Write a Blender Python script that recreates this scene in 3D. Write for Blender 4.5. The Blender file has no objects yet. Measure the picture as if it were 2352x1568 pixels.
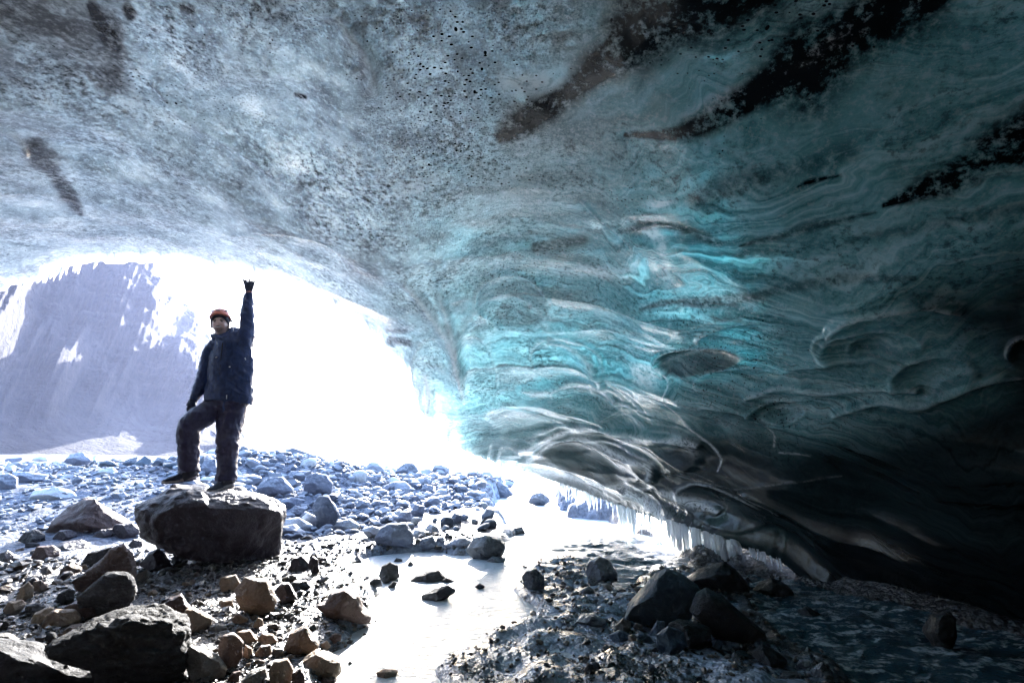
import bpy, bmesh, math, random
import numpy as np
from mathutils import Vector

scene = bpy.context.scene
COL = scene.collection
PI = math.pi
# ---------------------------------------------------------------- camera
PITCH = math.radians(14.2)
cam_data = bpy.data.cameras.new("camera")
cam_data.lens = 36.0 * 1110.0 / 2352.0
cam_data.sensor_width = 36.0
cam_data.clip_start = 0.05
cam_data.clip_end = 9000.0
cam = bpy.data.objects.new("camera", cam_data)
cam.location = (0, 0, 0)
cam.rotation_euler = (PI / 2 + PITCH, 0, 0)
COL.objects.link(cam)
scene.camera = cam

# ---------------------------------------------------------------- world, sun, exposure
SUN_EL = math.radians(21.0)
SUN_AZ = math.radians(-7.0)          # from +Y towards +X
world = bpy.data.worlds.new("World")
scene.world = world
world.use_nodes = True
wn = world.node_tree
bg = wn.nodes["Background"]
sky = wn.nodes.new("ShaderNodeTexSky")
sky.sky_type = 'NISHITA'
sky.sun_disc = False
sky.sun_elevation = SUN_EL
sky.sun_rotation = SUN_AZ
sky.air_density = 1.0
sky.dust_density = 1.2
sky.ozone_density = 1.5
wn.links.new(sky.outputs[0], bg.inputs[0])
bg.inputs[1].default_value = 0.15
sun_data = bpy.data.lights.new("sun", 'SUN')
sun_data.energy = 5.0
sun_data.angle = math.radians(0.5)
sun_data.color = (1.0, 0.96, 0.91)
sun = bpy.data.objects.new("sun", sun_data)
sdir = Vector((math.sin(SUN_AZ) * math.cos(SUN_EL), math.cos(SUN_AZ) * math.cos(SUN_EL), math.sin(SUN_EL)))
sun.rotation_euler = sdir.to_track_quat('Z', 'Y').to_euler()
sun.location = (0, 30, 20)
COL.objects.link(sun)
scene.view_settings.view_transform = 'Standard'
scene.view_settings.look = 'None'
scene.view_settings.gamma = 1.0
scene.view_settings.use_curve_mapping = False
scene.view_settings.exposure = 2.95
scene.cycles.use_denoising = True
scene.cycles.max_bounces = 7
scene.cycles.diffuse_bounces = 4
scene.cycles.glossy_bounces = 4
scene.cycles.transmission_bounces = 4
scene.cycles.volume_bounces = 0
scene.cycles.use_adaptive_sampling = True
scene.cycles.adaptive_threshold = 0.02
scene.cycles.caustics_reflective = False
scene.cycles.caustics_refractive = False
scene.cycles.sample_clamp_indirect = 6.0

# ---------------------------------------------------------------- survey of the place (photo plan -> world)
F = 1110.0
CP, SP = math.cos(PITCH), math.sin(PITCH)
def ray(u, v):
    dx, dy = (u - 1176.0) / F, -(v - 784.0) / F
    return dx, CP - dy * SP, SP + dy * CP
def P(u, v, t):
    x, y, z = ray(u, v)
    return (x * t, y * t, z * t)
def onplane(u, v, z):
    r = ray(u, v); t = z / r[2]
    return (r[0] * t, r[1] * t, z)
def aty(u, v, Y):
    r = ray(u, v); t = Y / r[1]
    return (r[0] * t, Y, r[2] * t)
def chart(X):
    """bearing chart of points seen from the survey point: u, v, distance along axis"""
    t = X[:, 1] * CP + X[:, 2] * SP
    up = -X[:, 1] * SP + X[:, 2] * CP
    ok = t > 0.08
    tt = np.where(ok, t, 1.0)
    return np.where(ok, 1176 + F * X[:, 0] / tt, -9e3), np.where(ok, 784 - F * up / tt, -9e3), t
def cA(x, y): return (x / 2.7713, 1002.3 + y / 2.7713)
def cB(x, y): return (668.2 + x / 2.770, 1002.3 + y / 2.770)
def cC(x, y): return (1336.4 + x / 2.3158, 1002.3 + y / 2.3158)
def cM(x, y): return (267.3 + x * 0.405, 568.0 + y * 0.405)
CONV = {'A': cA, 'B': cB, 'C': cC, 'M': cM, 'U': lambda x, y: (x, y)}

# ---------------------------------------------------------------- numeric helpers
def _hash(ix, iy, iz, seed):
    h = (ix.astype(np.int64) * 73856093) ^ (iy.astype(np.int64) * 19349663) ^ (iz.astype(np.int64) * 83492791) ^ (seed * 2654435761)
    h &= 0xffffffff
    h = ((h ^ (h >> 16)) * 0x45d9f3b) & 0xffffffff
    h = ((h ^ (h >> 16)) * 0x45d9f3b) & 0xffffffff
    return (h ^ (h >> 16)) / 4294967296.0
def vnoise(p, seed=0):
    p = np.asarray(p, float)
    i = np.floor(p); f = p - i
    w = f * f * f * (f * (f * 6 - 15) + 10)
    i = i.astype(np.int64)
    out = 0
    for a in (0, 1):
        wa = w[:, 0] if a else 1 - w[:, 0]
        for b in (0, 1):
            wb = w[:, 1] if b else 1 - w[:, 1]
            for c in (0, 1):
                wc = w[:, 2] if c else 1 - w[:, 2]
                out = out + wa * wb * wc * _hash(i[:, 0] + a, i[:, 1] + b, i[:, 2] + c, seed)
    return out * 2 - 1
def fbm(p, octv=4, seed=0, gain=0.5, lac=2.03):
    s, a, tot = 0, 1.0, 0
    p = np.asarray(p, float)
    for k in range(octv):
        s = s + a * vnoise(p, seed + k * 17); tot += a
        p = p * lac + 3.1; a *= gain
    return s / tot
def ridged(p, octv=4, seed=0, gain=0.5, lac=2.1):
    s, a, tot = 0, 1.0, 0
    p = np.asarray(p, float)
    for k in range(octv):
        s = s + a * (1 - np.abs(vnoise(p, seed + k * 13)) * 2); tot += a
        p = p * lac + 7.7; a *= gain
    return s / tot
def sst(a, b, x):
    t = np.clip((x - a) / (b - a), 0, 1)
    return t * t * (3 - 2 * t)
def worley2(x, y, seed=0):
    ix, iy = np.floor(x), np.floor(y)
    f1 = np.full(x.shape, 9.0); f2 = np.full(x.shape, 9.0)
    z0 = np.zeros(x.shape, np.int64)
    for a in (-1, 0, 1):
        for b in (-1, 0, 1):
            cx, cy = ix + a, iy + b
            px = cx + _hash(cx, cy, z0, seed); py = cy + _hash(cx, cy, z0 + 1, seed)
            d = (px - x) ** 2 + (py - y) ** 2
            f2 = np.where(d < f1, f1, np.minimum(f2, d)); f1 = np.minimum(f1, d)
    return np.sqrt(f1), np.sqrt(f2)
def polydist(px, py, poly, closed=True):
    """distance to a polyline, interpolated third column, inside flag"""
    poly = np.asarray(poly, float)
    n = len(poly)
    best = np.full(px.shape, 1e9); w = np.zeros(px.shape); inside = np.zeros(px.shape, bool)
    for i in range(n if closed else n - 1):
        a, b = poly[i], poly[(i + 1) % n]
        ex, ey = b[0] - a[0], b[1] - a[1]
        L2 = ex * ex + ey * ey + 1e-12
        t = np.clip(((px - a[0]) * ex + (py - a[1]) * ey) / L2, 0, 1)
        d = np.hypot(px - a[0] - t * ex, py - a[1] - t * ey)
        m = d < best
        best = np.where(m, d, best)
        if poly.shape[1] > 2:
            w = np.where(m, a[2] + t * (b[2] - a[2]), w)
        if closed:
            c = (a[1] > py) != (b[1] > py)
            xc = a[0] + (py - a[1]) * ex / (ey if abs(ey) > 1e-12 else 1e-12)
            inside ^= c & (px < xc)
    return best, w, inside
def smooth_poly(pts, n_per=6, closed=False):
    """Catmull-Rom through pts (rows of any width)"""
    p = np.asarray(pts, float); out = []
    n = len(p)
    for i in range(n if closed else n - 1):
        p0 = p[(i - 1) % n] if closed or i > 0 else p[i]
        p1, p2 = p[i], p[(i + 1) % n]
        p3 = p[(i + 2) % n] if closed or i + 2 < n else p[(i + 1) % n]
        for k in range(n_per):
            t = k / n_per
            out.append(0.5 * (2 * p1 + (p2 - p0) * t + (2 * p0 - 5 * p1 + 4 * p2 - p3) * t * t + (3 * p1 - p0 - 3 * p2 + p3) * t ** 3))
    if not closed: out.append(p[-1])
    return np.array(out)

# ---------------------------------------------------------------- mesh helpers
def mesh_np(name, V, faces, mats=(), smooth=True):
    """faces: (n,k) int array or list of arrays"""
    me = bpy.data.meshes.new(name)
    fl = faces if isinstance(faces, list) else [faces]
    V = np.asarray(V, np.float32)
    me.vertices.add(len(V)); me.vertices.foreach_set("co", V.ravel())
    nl = sum(f.size for f in fl); nf = sum(len(f) for f in fl)
    me.loops.add(nl); me.polygons.add(nf)
    me.loops.foreach_set("vertex_index", np.concatenate([f.ravel() for f in fl]).astype(np.int32))
    tot = np.concatenate([np.full(len(f), f.shape[1], np.int32) for f in fl])
    st = np.concatenate([[0], np.cumsum(tot)[:-1]]).astype(np.int32)
    me.polygons.foreach_set("loop_start", st)
    me.polygons.foreach_set("loop_total", tot)
    me.polygons.foreach_set("use_smooth", np.full(nf, smooth, bool))
    me.update(calc_edges=True)
    for m in mats: me.materials.append(m)
    return me
def link(name, me, parent=None, **props):
    o = bpy.data.objects.new(name, me)
    COL.objects.link(o)
    if parent is not None: o.parent = parent
    for k, v in props.items(): o[k] = v
    return o
def grid_faces(nu, nv, wrap=False):
    i = np.arange(nu if wrap else nu - 1)[:, None]; j = np.arange(nv - 1)[None, :]
    a = i * nv + j; b = ((i + 1) % nu) * nv + j
    return np.stack([a, b, b + 1, a + 1], -1).reshape(-1, 4)
def attr(me, name, vals):
    a = me.attributes.new(name, 'FLOAT', 'POINT')
    a.data.foreach_set("value", np.asarray(vals, np.float32))
_ICO = {}
def ico(sub):
    if sub not in _ICO:
        bm = bmesh.new(); bmesh.ops.create_icosphere(bm, subdivisions=sub, radius=1.0)
        V = np.array([v.co[:] for v in bm.verts]); Fc = np.array([[v.index for v in f.verts] for f in bm.faces])
        bm.free(); V /= np.linalg.norm(V, axis=1)[:, None]
        _ICO[sub] = (V, Fc)
    return _ICO[sub]

# ---------------------------------------------------------------- node helper
class NT:
    def __init__(s, name):
        s.m = bpy.data.materials.new(name); s.m.use_nodes = True
        s.t = s.m.node_tree; s.b = s.t.nodes["Principled BSDF"]; s.out = s.t.nodes["Material Output"]
    def n(s, typ, **kw):
        nd = s.t.nodes.new(typ)
        for k, v in kw.items(): setattr(nd, k, v)
        return nd
    def set(s, nd, key, v):
        if v is None: return
        if isinstance(v, bpy.types.NodeSocket): s.t.links.new(v, nd.inputs[key])
        else:
            inp = nd.inputs[key]
            if inp.type == 'RGBA' and len(v) == 3: v = (*v, 1)
            inp.default_value = v
    def obj(s): return s.n("ShaderNodeTexCoord").outputs["Object"]
    def at(s, name): return s.n("ShaderNodeAttribute", attribute_name=name).outputs["Fac"]
    def mapping(s, vec, scale=(1, 1, 1), loc=(0, 0, 0), rot=(0, 0, 0)):
        m = s.n("ShaderNodeMapping"); s.set(m, 0, vec)
        m.inputs["Scale"].default_value = scale; m.inputs["Location"].default_value = loc; m.inputs["Rotation"].default_value = rot
        return m.outputs[0]
    def noise(s, vec, scale, detail=4, rough=0.5, dist=0.0):
        x = s.n("ShaderNodeTexNoise"); s.set(x, "Vector", vec)
        x.inputs["Scale"].default_value = scale; x.inputs["Detail"].default_value = detail
        x.inputs["Roughness"].default_value = rough; x.inputs["Distortion"].default_value = dist
        return x.outputs[0]
    def voro(s, vec, scale, feature='F1', out=0, rnd=1.0):
        x = s.n("ShaderNodeTexVoronoi", feature=feature); s.set(x, "Vector", vec)
        x.inputs["Scale"].default_value = scale; x.inputs["Randomness"].default_value = rnd
        return x.outputs[out]
    def math(s, op, a, b=None, c=None, clamp=False):
        x = s.n("ShaderNodeMath", operation=op, use_clamp=clamp); s.set(x, 0, a)
        if b is not None: s.set(x, 1, b)
        if c is not None: s.set(x, 2, c)
        return x.outputs[0]
    def rng(s, v, a, b, c=0.0, d=1.0, smooth=True):
        x = s.n("ShaderNodeMapRange", interpolation_type='SMOOTHSTEP' if smooth else 'LINEAR'); s.set(x, 0, v)
        x.inputs[1].default_value = a; x.inputs[2].default_value = b
        s.set(x, 3, c); s.set(x, 4, d)
        return x.outputs[0]
    def mix(s, f, a, b, mode='MIX'):
        x = s.n("ShaderNodeMix", data_type='RGBA', blend_type=mode)
        s.set(x, 0, f); s.set(x, 6, a); s.set(x, 7, b)
        return x.outputs[2]
    def ramp(s, f, stops):
        x = s.n("ShaderNodeValToRGB"); s.set(x, 0, f)
        e = x.color_ramp.elements
        while len(e) < len(stops): e.new(0.5)
        for k, (p, c) in enumerate(stops): e[k].position = p; e[k].color = (*c, 1)
        return x.outputs[0]
    def bump(s, h, strength=0.5, dist=0.02, normal=None):
        x = s.n("ShaderNodeBump"); x.inputs["Strength"].default_value = strength
        x.inputs["Distance"].default_value = dist; s.set(x, "Height", h)
        if normal is not None: s.set(x, "Normal", normal)
        return x.outputs[0]
    def bsdf(s, **kw):
        for k, v in kw.items(): s.set(s.b, k.replace('_', ' '), v)
        return s.m
# ================================================================ ice shell of the cave
WATER_Z = -0.96
O = np.array([-0.5, -0.5, 1.95])
EDGE_FRAME = [(-170, 742, 5.5), (-80, 705, 5.55), (0, 665, 5.6), (60, 652, 5.55), (110, 632, 5.5), (170, 612, 5.45), (230, 604, 5.45), (400, 606, 5.45), (490, 621, 5.45), (570, 643, 5.45),
    (650, 662, 5.5), (720, 690, 5.55), (800, 738, 5.7), (870, 797, 5.9), (930, 855, 6.1), (955, 915, 6.3), (985, 970, 6.6),
    (1040, 1020, 7.0), (1100, 1050, 7.4), (1180, 1072, 7.9), (1250, 1097, 8.1), (1340, 1130, 7.6), (1440, 1168, 6.7),
    (1500, 1188, 5.9), (1560, 1209, 5.3), (1640, 1235, 4.8), (1720, 1262, 4.5), (1790, 1290, 4.25)]
edge = [(*P(*e), 1) for e in EDGE_FRAME]
edge += [(2.58, 4.15, -1.15, 0), (2.85, 3.75, -1.3, 0), (3.15, 3.3, -1.35, 0), (3.5, 2.85, -1.4, 0), (3.9, 2.2, -1.45, 0), (4.3, 0.8, -1.5, 0), (4.5, -1, -1.5, 0), (4.0, -3.6, -1.5, 0), (2, -5.5, -1.5, 0),
         (-2, -6, -1.5, 0), (-6, -4.6, -1.5, 0), (-8.2, -2, -1.5, 0), (-9.0, 0.6, -1.5, 0), (-8.9, 2.0, -0.2, 0), (-8.2, 3.4, 0.8, 0)]  # unseen back of the cave, closed off with ice to keep the inside dark
edge = smooth_poly(edge, 24, closed=True)
# resample the loop: fine where the photo looks, coarse behind
ang = np.arctan2(edge[:, 0] - O[0], edge[:, 1] - O[1])
d = np.linalg.norm(np.diff(np.vstack([edge, edge[:1]])[:, :3], axis=0), axis=1)
front = (np.abs(ang + 0.1) < math.radians(82))
w = np.where(front, 1.0, 0.12) * d
w = w / np.maximum(np.linalg.norm(edge[:, :3], axis=1), 1.0)
cum = np.concatenate([[0], np.cumsum(w)])
NS, NB = 1400, 620
tt = np.linspace(0, cum[-1], NS, endpoint=False)
loop = np.vstack([edge, edge[:1]])
E = np.stack([np.interp(tt, cum, loop[:, k]) for k in range(4)], 1)
E[:, :3] += np.where(E[:, :1] < -0.2, 0.035, 0.012) * np.stack([fbm(np.c_[tt * 60, tt * 0, tt * 0 + k], 3, 5 + k) for k in (0, 7, 13)], 1) * E[:, 3:4]
b = np.linspace(0, 1, NB) ** 1.25 * 0.985
# behind the lip the roof forgets the small wiggles of its edge
def loop_smooth(A, k):
    g = np.exp(-0.5 * (np.arange(-3 * k, 3 * k + 1) / k) ** 2); g /= g.sum()
    return np.stack([np.convolve(np.concatenate([A[-3 * k:, i], A[:, i], A[:3 * k, i]]), g, 'valid') for i in range(A.shape[1])], 1)
ES = loop_smooth(E, 45)
def edge_blend(k): return E[:, None, k] + (ES[:, None, k] - E[:, None, k]) * sst(0.0, 0.06 + 0.10 * (ES[:, :1] < -1.0), b[None, :])
# how quickly the roof rises from the edge: flat on the left, a steep wall on the right
pw = np.interp(loop_smooth(ES, 30)[:, 2], [-1.5, -0.8, 0.3, 1.2, 2.0], [3.1, 3.0, 2.2, 1.7, 1.4])
EX, EY, EZ = edge_blend(0), edge_blend(1), edge_blend(2)
XY = np.stack([EX + (O[0] - EX) * b[None, :], EY + (O[1] - EY) * b[None, :]], -1)
f = 1 - (1 - b[None, :]) ** pw[:, None]
Z = EZ + (O[2] - EZ) * f
X = np.concatenate([XY, Z[..., None]], -1)
def shell_normals(X):
    du = np.roll(X, -1, 0) - np.roll(X, 1, 0)
    dv = np.empty_like(X); dv[:, 1:-1] = X[:, 2:] - X[:, :-2]; dv[:, 0] = X[:, 1] - X[:, 0]; dv[:, -1] = X[:, -1] - X[:, -2]
    n = np.cross(du, dv); n /= np.linalg.norm(n, axis=-1, keepdims=True) + 1e-12
    return n
N = shell_normals(X)
if N[:, NB // 2, 2].mean() > 0: N = -N          # into the cave, downwards
base = X.copy()
flat = X.reshape(-1, 3)
U, Vv, T = chart(flat)
bb = np.broadcast_to(b[None, :], (NS, NB)).ravel()
right = sst(1050, 1500, U) * (T > 0.08)           # clear, scalloped ice on the right
low = sst(560, 900, Vv) * right
# --- broad relief
disp = 0.10 * fbm(flat * 0.55, 3, 3) + 0.035 * fbm(flat * 1.7, 3, 9)
# --- water-worn scallops: cups that meet in sharp crests
wx = flat[:, 0] + 0.25 * fbm(flat * 1.1, 2, 21); wy = flat[:, 1] + 0.25 * fbm(flat * 1.1, 2, 22)
along = np.arctan2(wx - O[0], wy - O[1]) * 3.2
rad = np.hypot(wx - O[0], wy - O[1]) - 1.2 * flat[:, 2]
f1, f2 = worley2(along * 0.75, rad * 1.05, 4)
g1, g2 = worley2(along * 1.7 + 5, rad * 2.4 + 3, 8)
disp += -(0.05 - 0.03 * sst(700, 450, Vv) + 0.04 * right * sst(430, 650, Vv) + 0.06 * low) * (1 - np.clip(f1 / 0.75, 0, 1) ** 2)
small_cups = -(0.006 + 0.008 * right + 0.022 * low) * (1 - np.clip(g1 / 0.75, 0, 1) ** 2)
cupmask = np.zeros(len(flat))
frost = np.zeros(len(flat)); dirt = np.zeros(len(flat)); clear = np.zeros(len(flat))  # frost also carries the highlights painted on the crests
# --- large cups one can point at: centre, radii, tilt, depth, clear inside, crest frost with painted highlight
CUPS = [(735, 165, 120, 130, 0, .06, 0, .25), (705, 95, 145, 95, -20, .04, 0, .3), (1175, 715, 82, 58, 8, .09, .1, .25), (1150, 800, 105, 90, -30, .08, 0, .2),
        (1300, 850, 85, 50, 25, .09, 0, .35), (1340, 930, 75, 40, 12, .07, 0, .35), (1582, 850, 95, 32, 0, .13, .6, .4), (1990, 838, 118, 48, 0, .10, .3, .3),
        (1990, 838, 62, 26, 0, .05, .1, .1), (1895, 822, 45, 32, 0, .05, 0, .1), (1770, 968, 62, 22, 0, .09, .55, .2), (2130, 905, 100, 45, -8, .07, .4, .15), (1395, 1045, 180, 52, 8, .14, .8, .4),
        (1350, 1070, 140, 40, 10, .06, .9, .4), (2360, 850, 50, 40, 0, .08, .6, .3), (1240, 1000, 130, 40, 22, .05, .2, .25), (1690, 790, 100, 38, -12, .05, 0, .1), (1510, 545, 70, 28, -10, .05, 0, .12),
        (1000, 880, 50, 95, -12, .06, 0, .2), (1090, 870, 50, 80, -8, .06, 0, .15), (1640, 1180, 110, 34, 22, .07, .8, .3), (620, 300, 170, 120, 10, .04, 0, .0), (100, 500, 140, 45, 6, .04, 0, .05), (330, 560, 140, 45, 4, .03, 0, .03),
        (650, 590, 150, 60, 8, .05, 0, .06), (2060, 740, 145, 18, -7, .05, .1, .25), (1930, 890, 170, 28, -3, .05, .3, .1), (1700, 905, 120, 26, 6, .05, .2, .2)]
for (cx, cy, rx, ry, rot, dep, clr, fr) in CUPS:
    c, s = math.cos(math.radians(rot)), math.sin(math.radians(rot))
    m = (np.abs(U - cx) < 1.6 * max(rx, ry)) & (np.abs(Vv - cy) < 1.6 * max(rx, ry))
    uu, vv = U[m] - cx, Vv[m] - cy
    wob = 1 + 0.10 * fbm(np.c_[flat[m] * 3.0], 3, int(cx))
    r = np.hypot((uu * c + vv * s) / rx, (-uu * s + vv * c) / ry) * wob
    # scooped: steep crest on the upstream side, running out downstream
    up_ = sst(0.75, -0.75, (-uu * s + vv * c) / ry * 0.8 + (uu * c + vv * s) / rx * 0.5)
    disp[m] += (-dep * np.clip(1 - r ** 2, 0, 1) ** 0.8 + dep * 0.2 * np.exp(-((r - 1.03) / 0.08) ** 2)) * (0.25 + 0.75 * up_) * (0.55 if cx < 900 else 0.9)
    clear[m] = np.maximum(clear[m], clr * sst(1.0, 0.86, r)); cupmask[m] = np.maximum(cupmask[m], sst(1.12, 0.92, r) * min(1, dep / .06))
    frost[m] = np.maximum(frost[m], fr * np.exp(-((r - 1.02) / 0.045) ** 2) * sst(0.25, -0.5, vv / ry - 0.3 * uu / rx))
# --- fine flow ripples on the open face, none inside the big smooth cups
rpl = ridged(np.c_[along * 1.5 + 0.4 * fbm(flat * 1.5, 2, 25), rad * 4.2 + 1.2 * fbm(flat * 0.9, 3, 26), flat[:, 2] * 0], 3, 27)
disp += ((0.004 + 0.013 * low) * sst(-0.2, 0.9, rpl) * right * sst(0.2, -0.5, flat[:, 2] * 0 + sst(1500, 1900, U) * sst(900, 1100, Vv)) + small_cups) * (1 - 0.9 * cupmask)
# --- crests, fractures: polyline, half width, height, white of cracks and painted crest highlights
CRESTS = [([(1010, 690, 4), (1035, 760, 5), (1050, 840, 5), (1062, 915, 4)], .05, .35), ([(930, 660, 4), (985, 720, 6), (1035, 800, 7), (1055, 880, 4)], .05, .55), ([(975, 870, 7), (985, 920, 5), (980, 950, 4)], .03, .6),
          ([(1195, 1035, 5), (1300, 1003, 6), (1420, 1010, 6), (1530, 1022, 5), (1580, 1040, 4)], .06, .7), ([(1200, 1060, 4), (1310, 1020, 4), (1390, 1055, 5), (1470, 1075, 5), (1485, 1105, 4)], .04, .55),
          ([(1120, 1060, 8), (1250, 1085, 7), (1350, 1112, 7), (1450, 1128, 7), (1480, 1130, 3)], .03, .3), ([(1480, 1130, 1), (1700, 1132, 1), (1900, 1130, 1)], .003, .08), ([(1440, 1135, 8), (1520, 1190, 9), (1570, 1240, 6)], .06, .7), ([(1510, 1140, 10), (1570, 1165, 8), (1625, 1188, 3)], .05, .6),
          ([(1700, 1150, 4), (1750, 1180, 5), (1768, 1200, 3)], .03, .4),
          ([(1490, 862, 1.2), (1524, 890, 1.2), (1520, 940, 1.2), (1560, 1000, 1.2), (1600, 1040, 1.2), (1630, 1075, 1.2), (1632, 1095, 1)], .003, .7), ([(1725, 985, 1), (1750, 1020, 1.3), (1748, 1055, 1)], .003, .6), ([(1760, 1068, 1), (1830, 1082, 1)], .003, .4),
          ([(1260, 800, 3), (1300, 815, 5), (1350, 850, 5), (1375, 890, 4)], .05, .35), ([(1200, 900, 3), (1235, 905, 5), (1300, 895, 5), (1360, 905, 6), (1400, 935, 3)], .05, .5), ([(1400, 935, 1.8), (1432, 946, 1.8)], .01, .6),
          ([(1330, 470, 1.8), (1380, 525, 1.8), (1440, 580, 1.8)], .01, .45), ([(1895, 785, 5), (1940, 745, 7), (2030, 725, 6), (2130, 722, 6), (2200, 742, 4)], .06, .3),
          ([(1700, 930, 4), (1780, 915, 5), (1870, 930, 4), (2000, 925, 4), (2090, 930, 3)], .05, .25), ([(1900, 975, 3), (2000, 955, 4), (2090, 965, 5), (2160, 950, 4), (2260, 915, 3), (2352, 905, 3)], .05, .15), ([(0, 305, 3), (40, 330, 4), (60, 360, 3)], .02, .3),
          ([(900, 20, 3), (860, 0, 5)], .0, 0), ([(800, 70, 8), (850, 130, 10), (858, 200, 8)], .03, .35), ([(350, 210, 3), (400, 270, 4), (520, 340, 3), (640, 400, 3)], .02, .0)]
for pts, hgt, fr in CRESTS:
    pl = smooth_poly(pts, 6)
    m = (U > pl[:, 0].min() - 60) & (U < pl[:, 0].max() + 60) & (Vv > pl[:, 1].min() - 60) & (Vv < pl[:, 1].max() + 60)
    if not m.any(): continue
    dd, ww, _ = polydist(U[m], Vv[m], pl, closed=False)
    disp[m] += hgt * np.exp(-(dd / (2.2 * ww + 1)) ** 2)
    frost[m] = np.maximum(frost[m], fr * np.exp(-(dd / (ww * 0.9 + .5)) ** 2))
# --- sediment bands frozen into the ice
BANDS = [([(1150, 310, 14), (1195, 285, 24), (1230, 250, 26), (1330, 190, 30), (1400, 130, 44), (1480, 60, 60), (1600, 0, 75), (1720, -70, 90)], 1.0),
         ([(1440, 304, 3), (1520, 296, 9), (1620, 272, 20), (1720, 220, 44), (1850, 150, 60), (1980, 60, 55), (2140, -30, 60)], 1.0),
         ([(1700, 566, 2), (1760, 550, 8), (1850, 525, 13), (1930, 508, 6), (2010, 490, 2)], .5), ([(2030, 472, 3), (2090, 450, 14), (2180, 415, 32), (2300, 350, 48), (2420, 300, 60)], .95), ([(1835, 422, 2), (1862, 412, 8), (1900, 405, 5), (1935, 400, 1.5)], .75),
         ([(205, 20, 10), (240, 80, 24), (262, 120, 14)], .8), ([(80, 350, 20), (140, 430, 18), (185, 500, 5)], .55), ([(-60, -20, 90), (130, 70, 80), (250, 160, 40)], .45), ([(1230, 90, 8), (1400, 60, 6)], .2),
         ([(1230, 590, 10), (1330, 575, 8)], .4), ([(1460, 722, 2), (1560, 708, 6), (1700, 690, 10), (1900, 655, 10), (2100, 640, 4)], .35), ([(1600, 450, 14), (1750, 400, 24), (1950, 350, 20)], .35), ([(1420, 540, 8), (1560, 520, 12), (1650, 560, 10)], .4),
         ([(1950, 560, 8), (2150, 520, 10), (2352, 480, 14)], .3), ([(560, 560, 8), (620, 580, 10), (700, 600, 6)], .0), ([(590, 620, 10), (800, 620, 8)], .0), ([(840, 600, 30), (860, 640, 20)], .15), ([(890, 790, 8), (935, 795, 6)], .5), ([(880, 770, 6), (930, 765, 5)], .35),
         ([(670, 235, 4), (690, 240, 5)], .9), ([(290, 25, 6), (300, 42, 9)], .9), ([(420, 15, 6), (440, 25, 8)], .5)]
for pts, st in BANDS:
    if st == 0: continue
    pl = smooth_poly(pts, 6)
    mg = 2.6 * pl[:, 2].max()
    m = (U > pl[:, 0].min() - mg) & (U < pl[:, 0].max() + mg) & (Vv > pl[:, 1].min() - mg) & (Vv < pl[:, 1].max() + mg)
    dd, ww, _ = polydist(U[m], Vv[m], pl, closed=False)
    wob = 1 + 0.75 * fbm(flat[m] * 4.5, 4, 31)
    dirt[m] = np.maximum(dirt[m], st * sst(2.0, 0.25, dd / (0.95 * ww * wob + 1)))
# --- frosted patches of trapped air
for (cx, cy, rx, ry, rot, st) in [(1215, 185, 85, 32, 4, .9), (1260, 150, 60, 16, 0, .5), (1350, 645, 110, 22, 3, .55), (1515, 465, 45, 16, -12, .85), (1495, 545, 50, 16, 12, .7), (1520, 565, 12, 26, 0, .7), (960, 430, 75, 22, -25, .6), (915, 445, 40, 12, -30, .4),
                             (1900, 105, 130, 22, -32, .75), (1640, 225, 80, 18, -25, .7), (1470, 875, 45, 18, 20, .6), (760, 330, 80, 26, 20, .25), (640, 250, 55, 60, 0, .2), (620, 120, 40, 50, 0, .12), (1000, 600, 100, 50, 0, .0), (1600, 700, 150, 40, -8, .25), (1480, 150, 60, 18, 25, .3),
                             (300, 240, 25, 45, -20, .35), (500, 290, 60, 14, 5, .25)]:
    c, s = math.cos(math.radians(rot)), math.sin(math.radians(rot))
    uu, vv = U - cx, Vv - cy
    r = np.hypot((uu * c + vv * s) / rx, (-uu * s + vv * c) / ry)
    m = r < 1.6
    frost[m] = np.maximum(frost[m], st * sst(1.35, 0.3, r[m] * (1 + 0.35 * fbm(flat[m] * 6, 3, 77))))
# --- black, bubble-free basal ice low on the right, its colour blackened for the gloom
BASAL_GLOOM = [(2110, 700), (2240, 690), (2420, 690), (2600, 1900), (1500, 1800), (1200, 1130), (1110, 1062), (1200, 1040), (1330, 985), (1500, 985), (1640, 960), (1800, 985), (1920, 985), (2060, 965), (2180, 940), (2260, 880), (2150, 790)]
dd, _, ins = polydist(U, Vv, smooth_poly(BASAL_GLOOM, 4, True))
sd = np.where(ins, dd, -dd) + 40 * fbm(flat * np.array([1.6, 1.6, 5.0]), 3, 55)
basal_gloom = sst(-110, 120, sd) * (T > 0.08)
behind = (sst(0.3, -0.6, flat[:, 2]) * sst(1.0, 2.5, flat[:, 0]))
clear = np.clip(np.maximum(clear, np.maximum(0.97 * basal_gloom, behind)), 0, 1)
edge_fade = sst(0.0, 0.03, bb)
X = base + N * (disp * edge_fade).reshape(NS, NB, 1)
# teal: dense blue ice towards the right wall; grey bubbly ice on the left
teal = np.clip(sst(780, 1650, U + 0.35 * (Vv - 500) + 120 * fbm(flat * 0.9, 3, 91)), 0, 1) * (T > 0.08)
teal = np.where(T > 0.08, teal, sst(-1, 2, flat[:, 0]))
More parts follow.
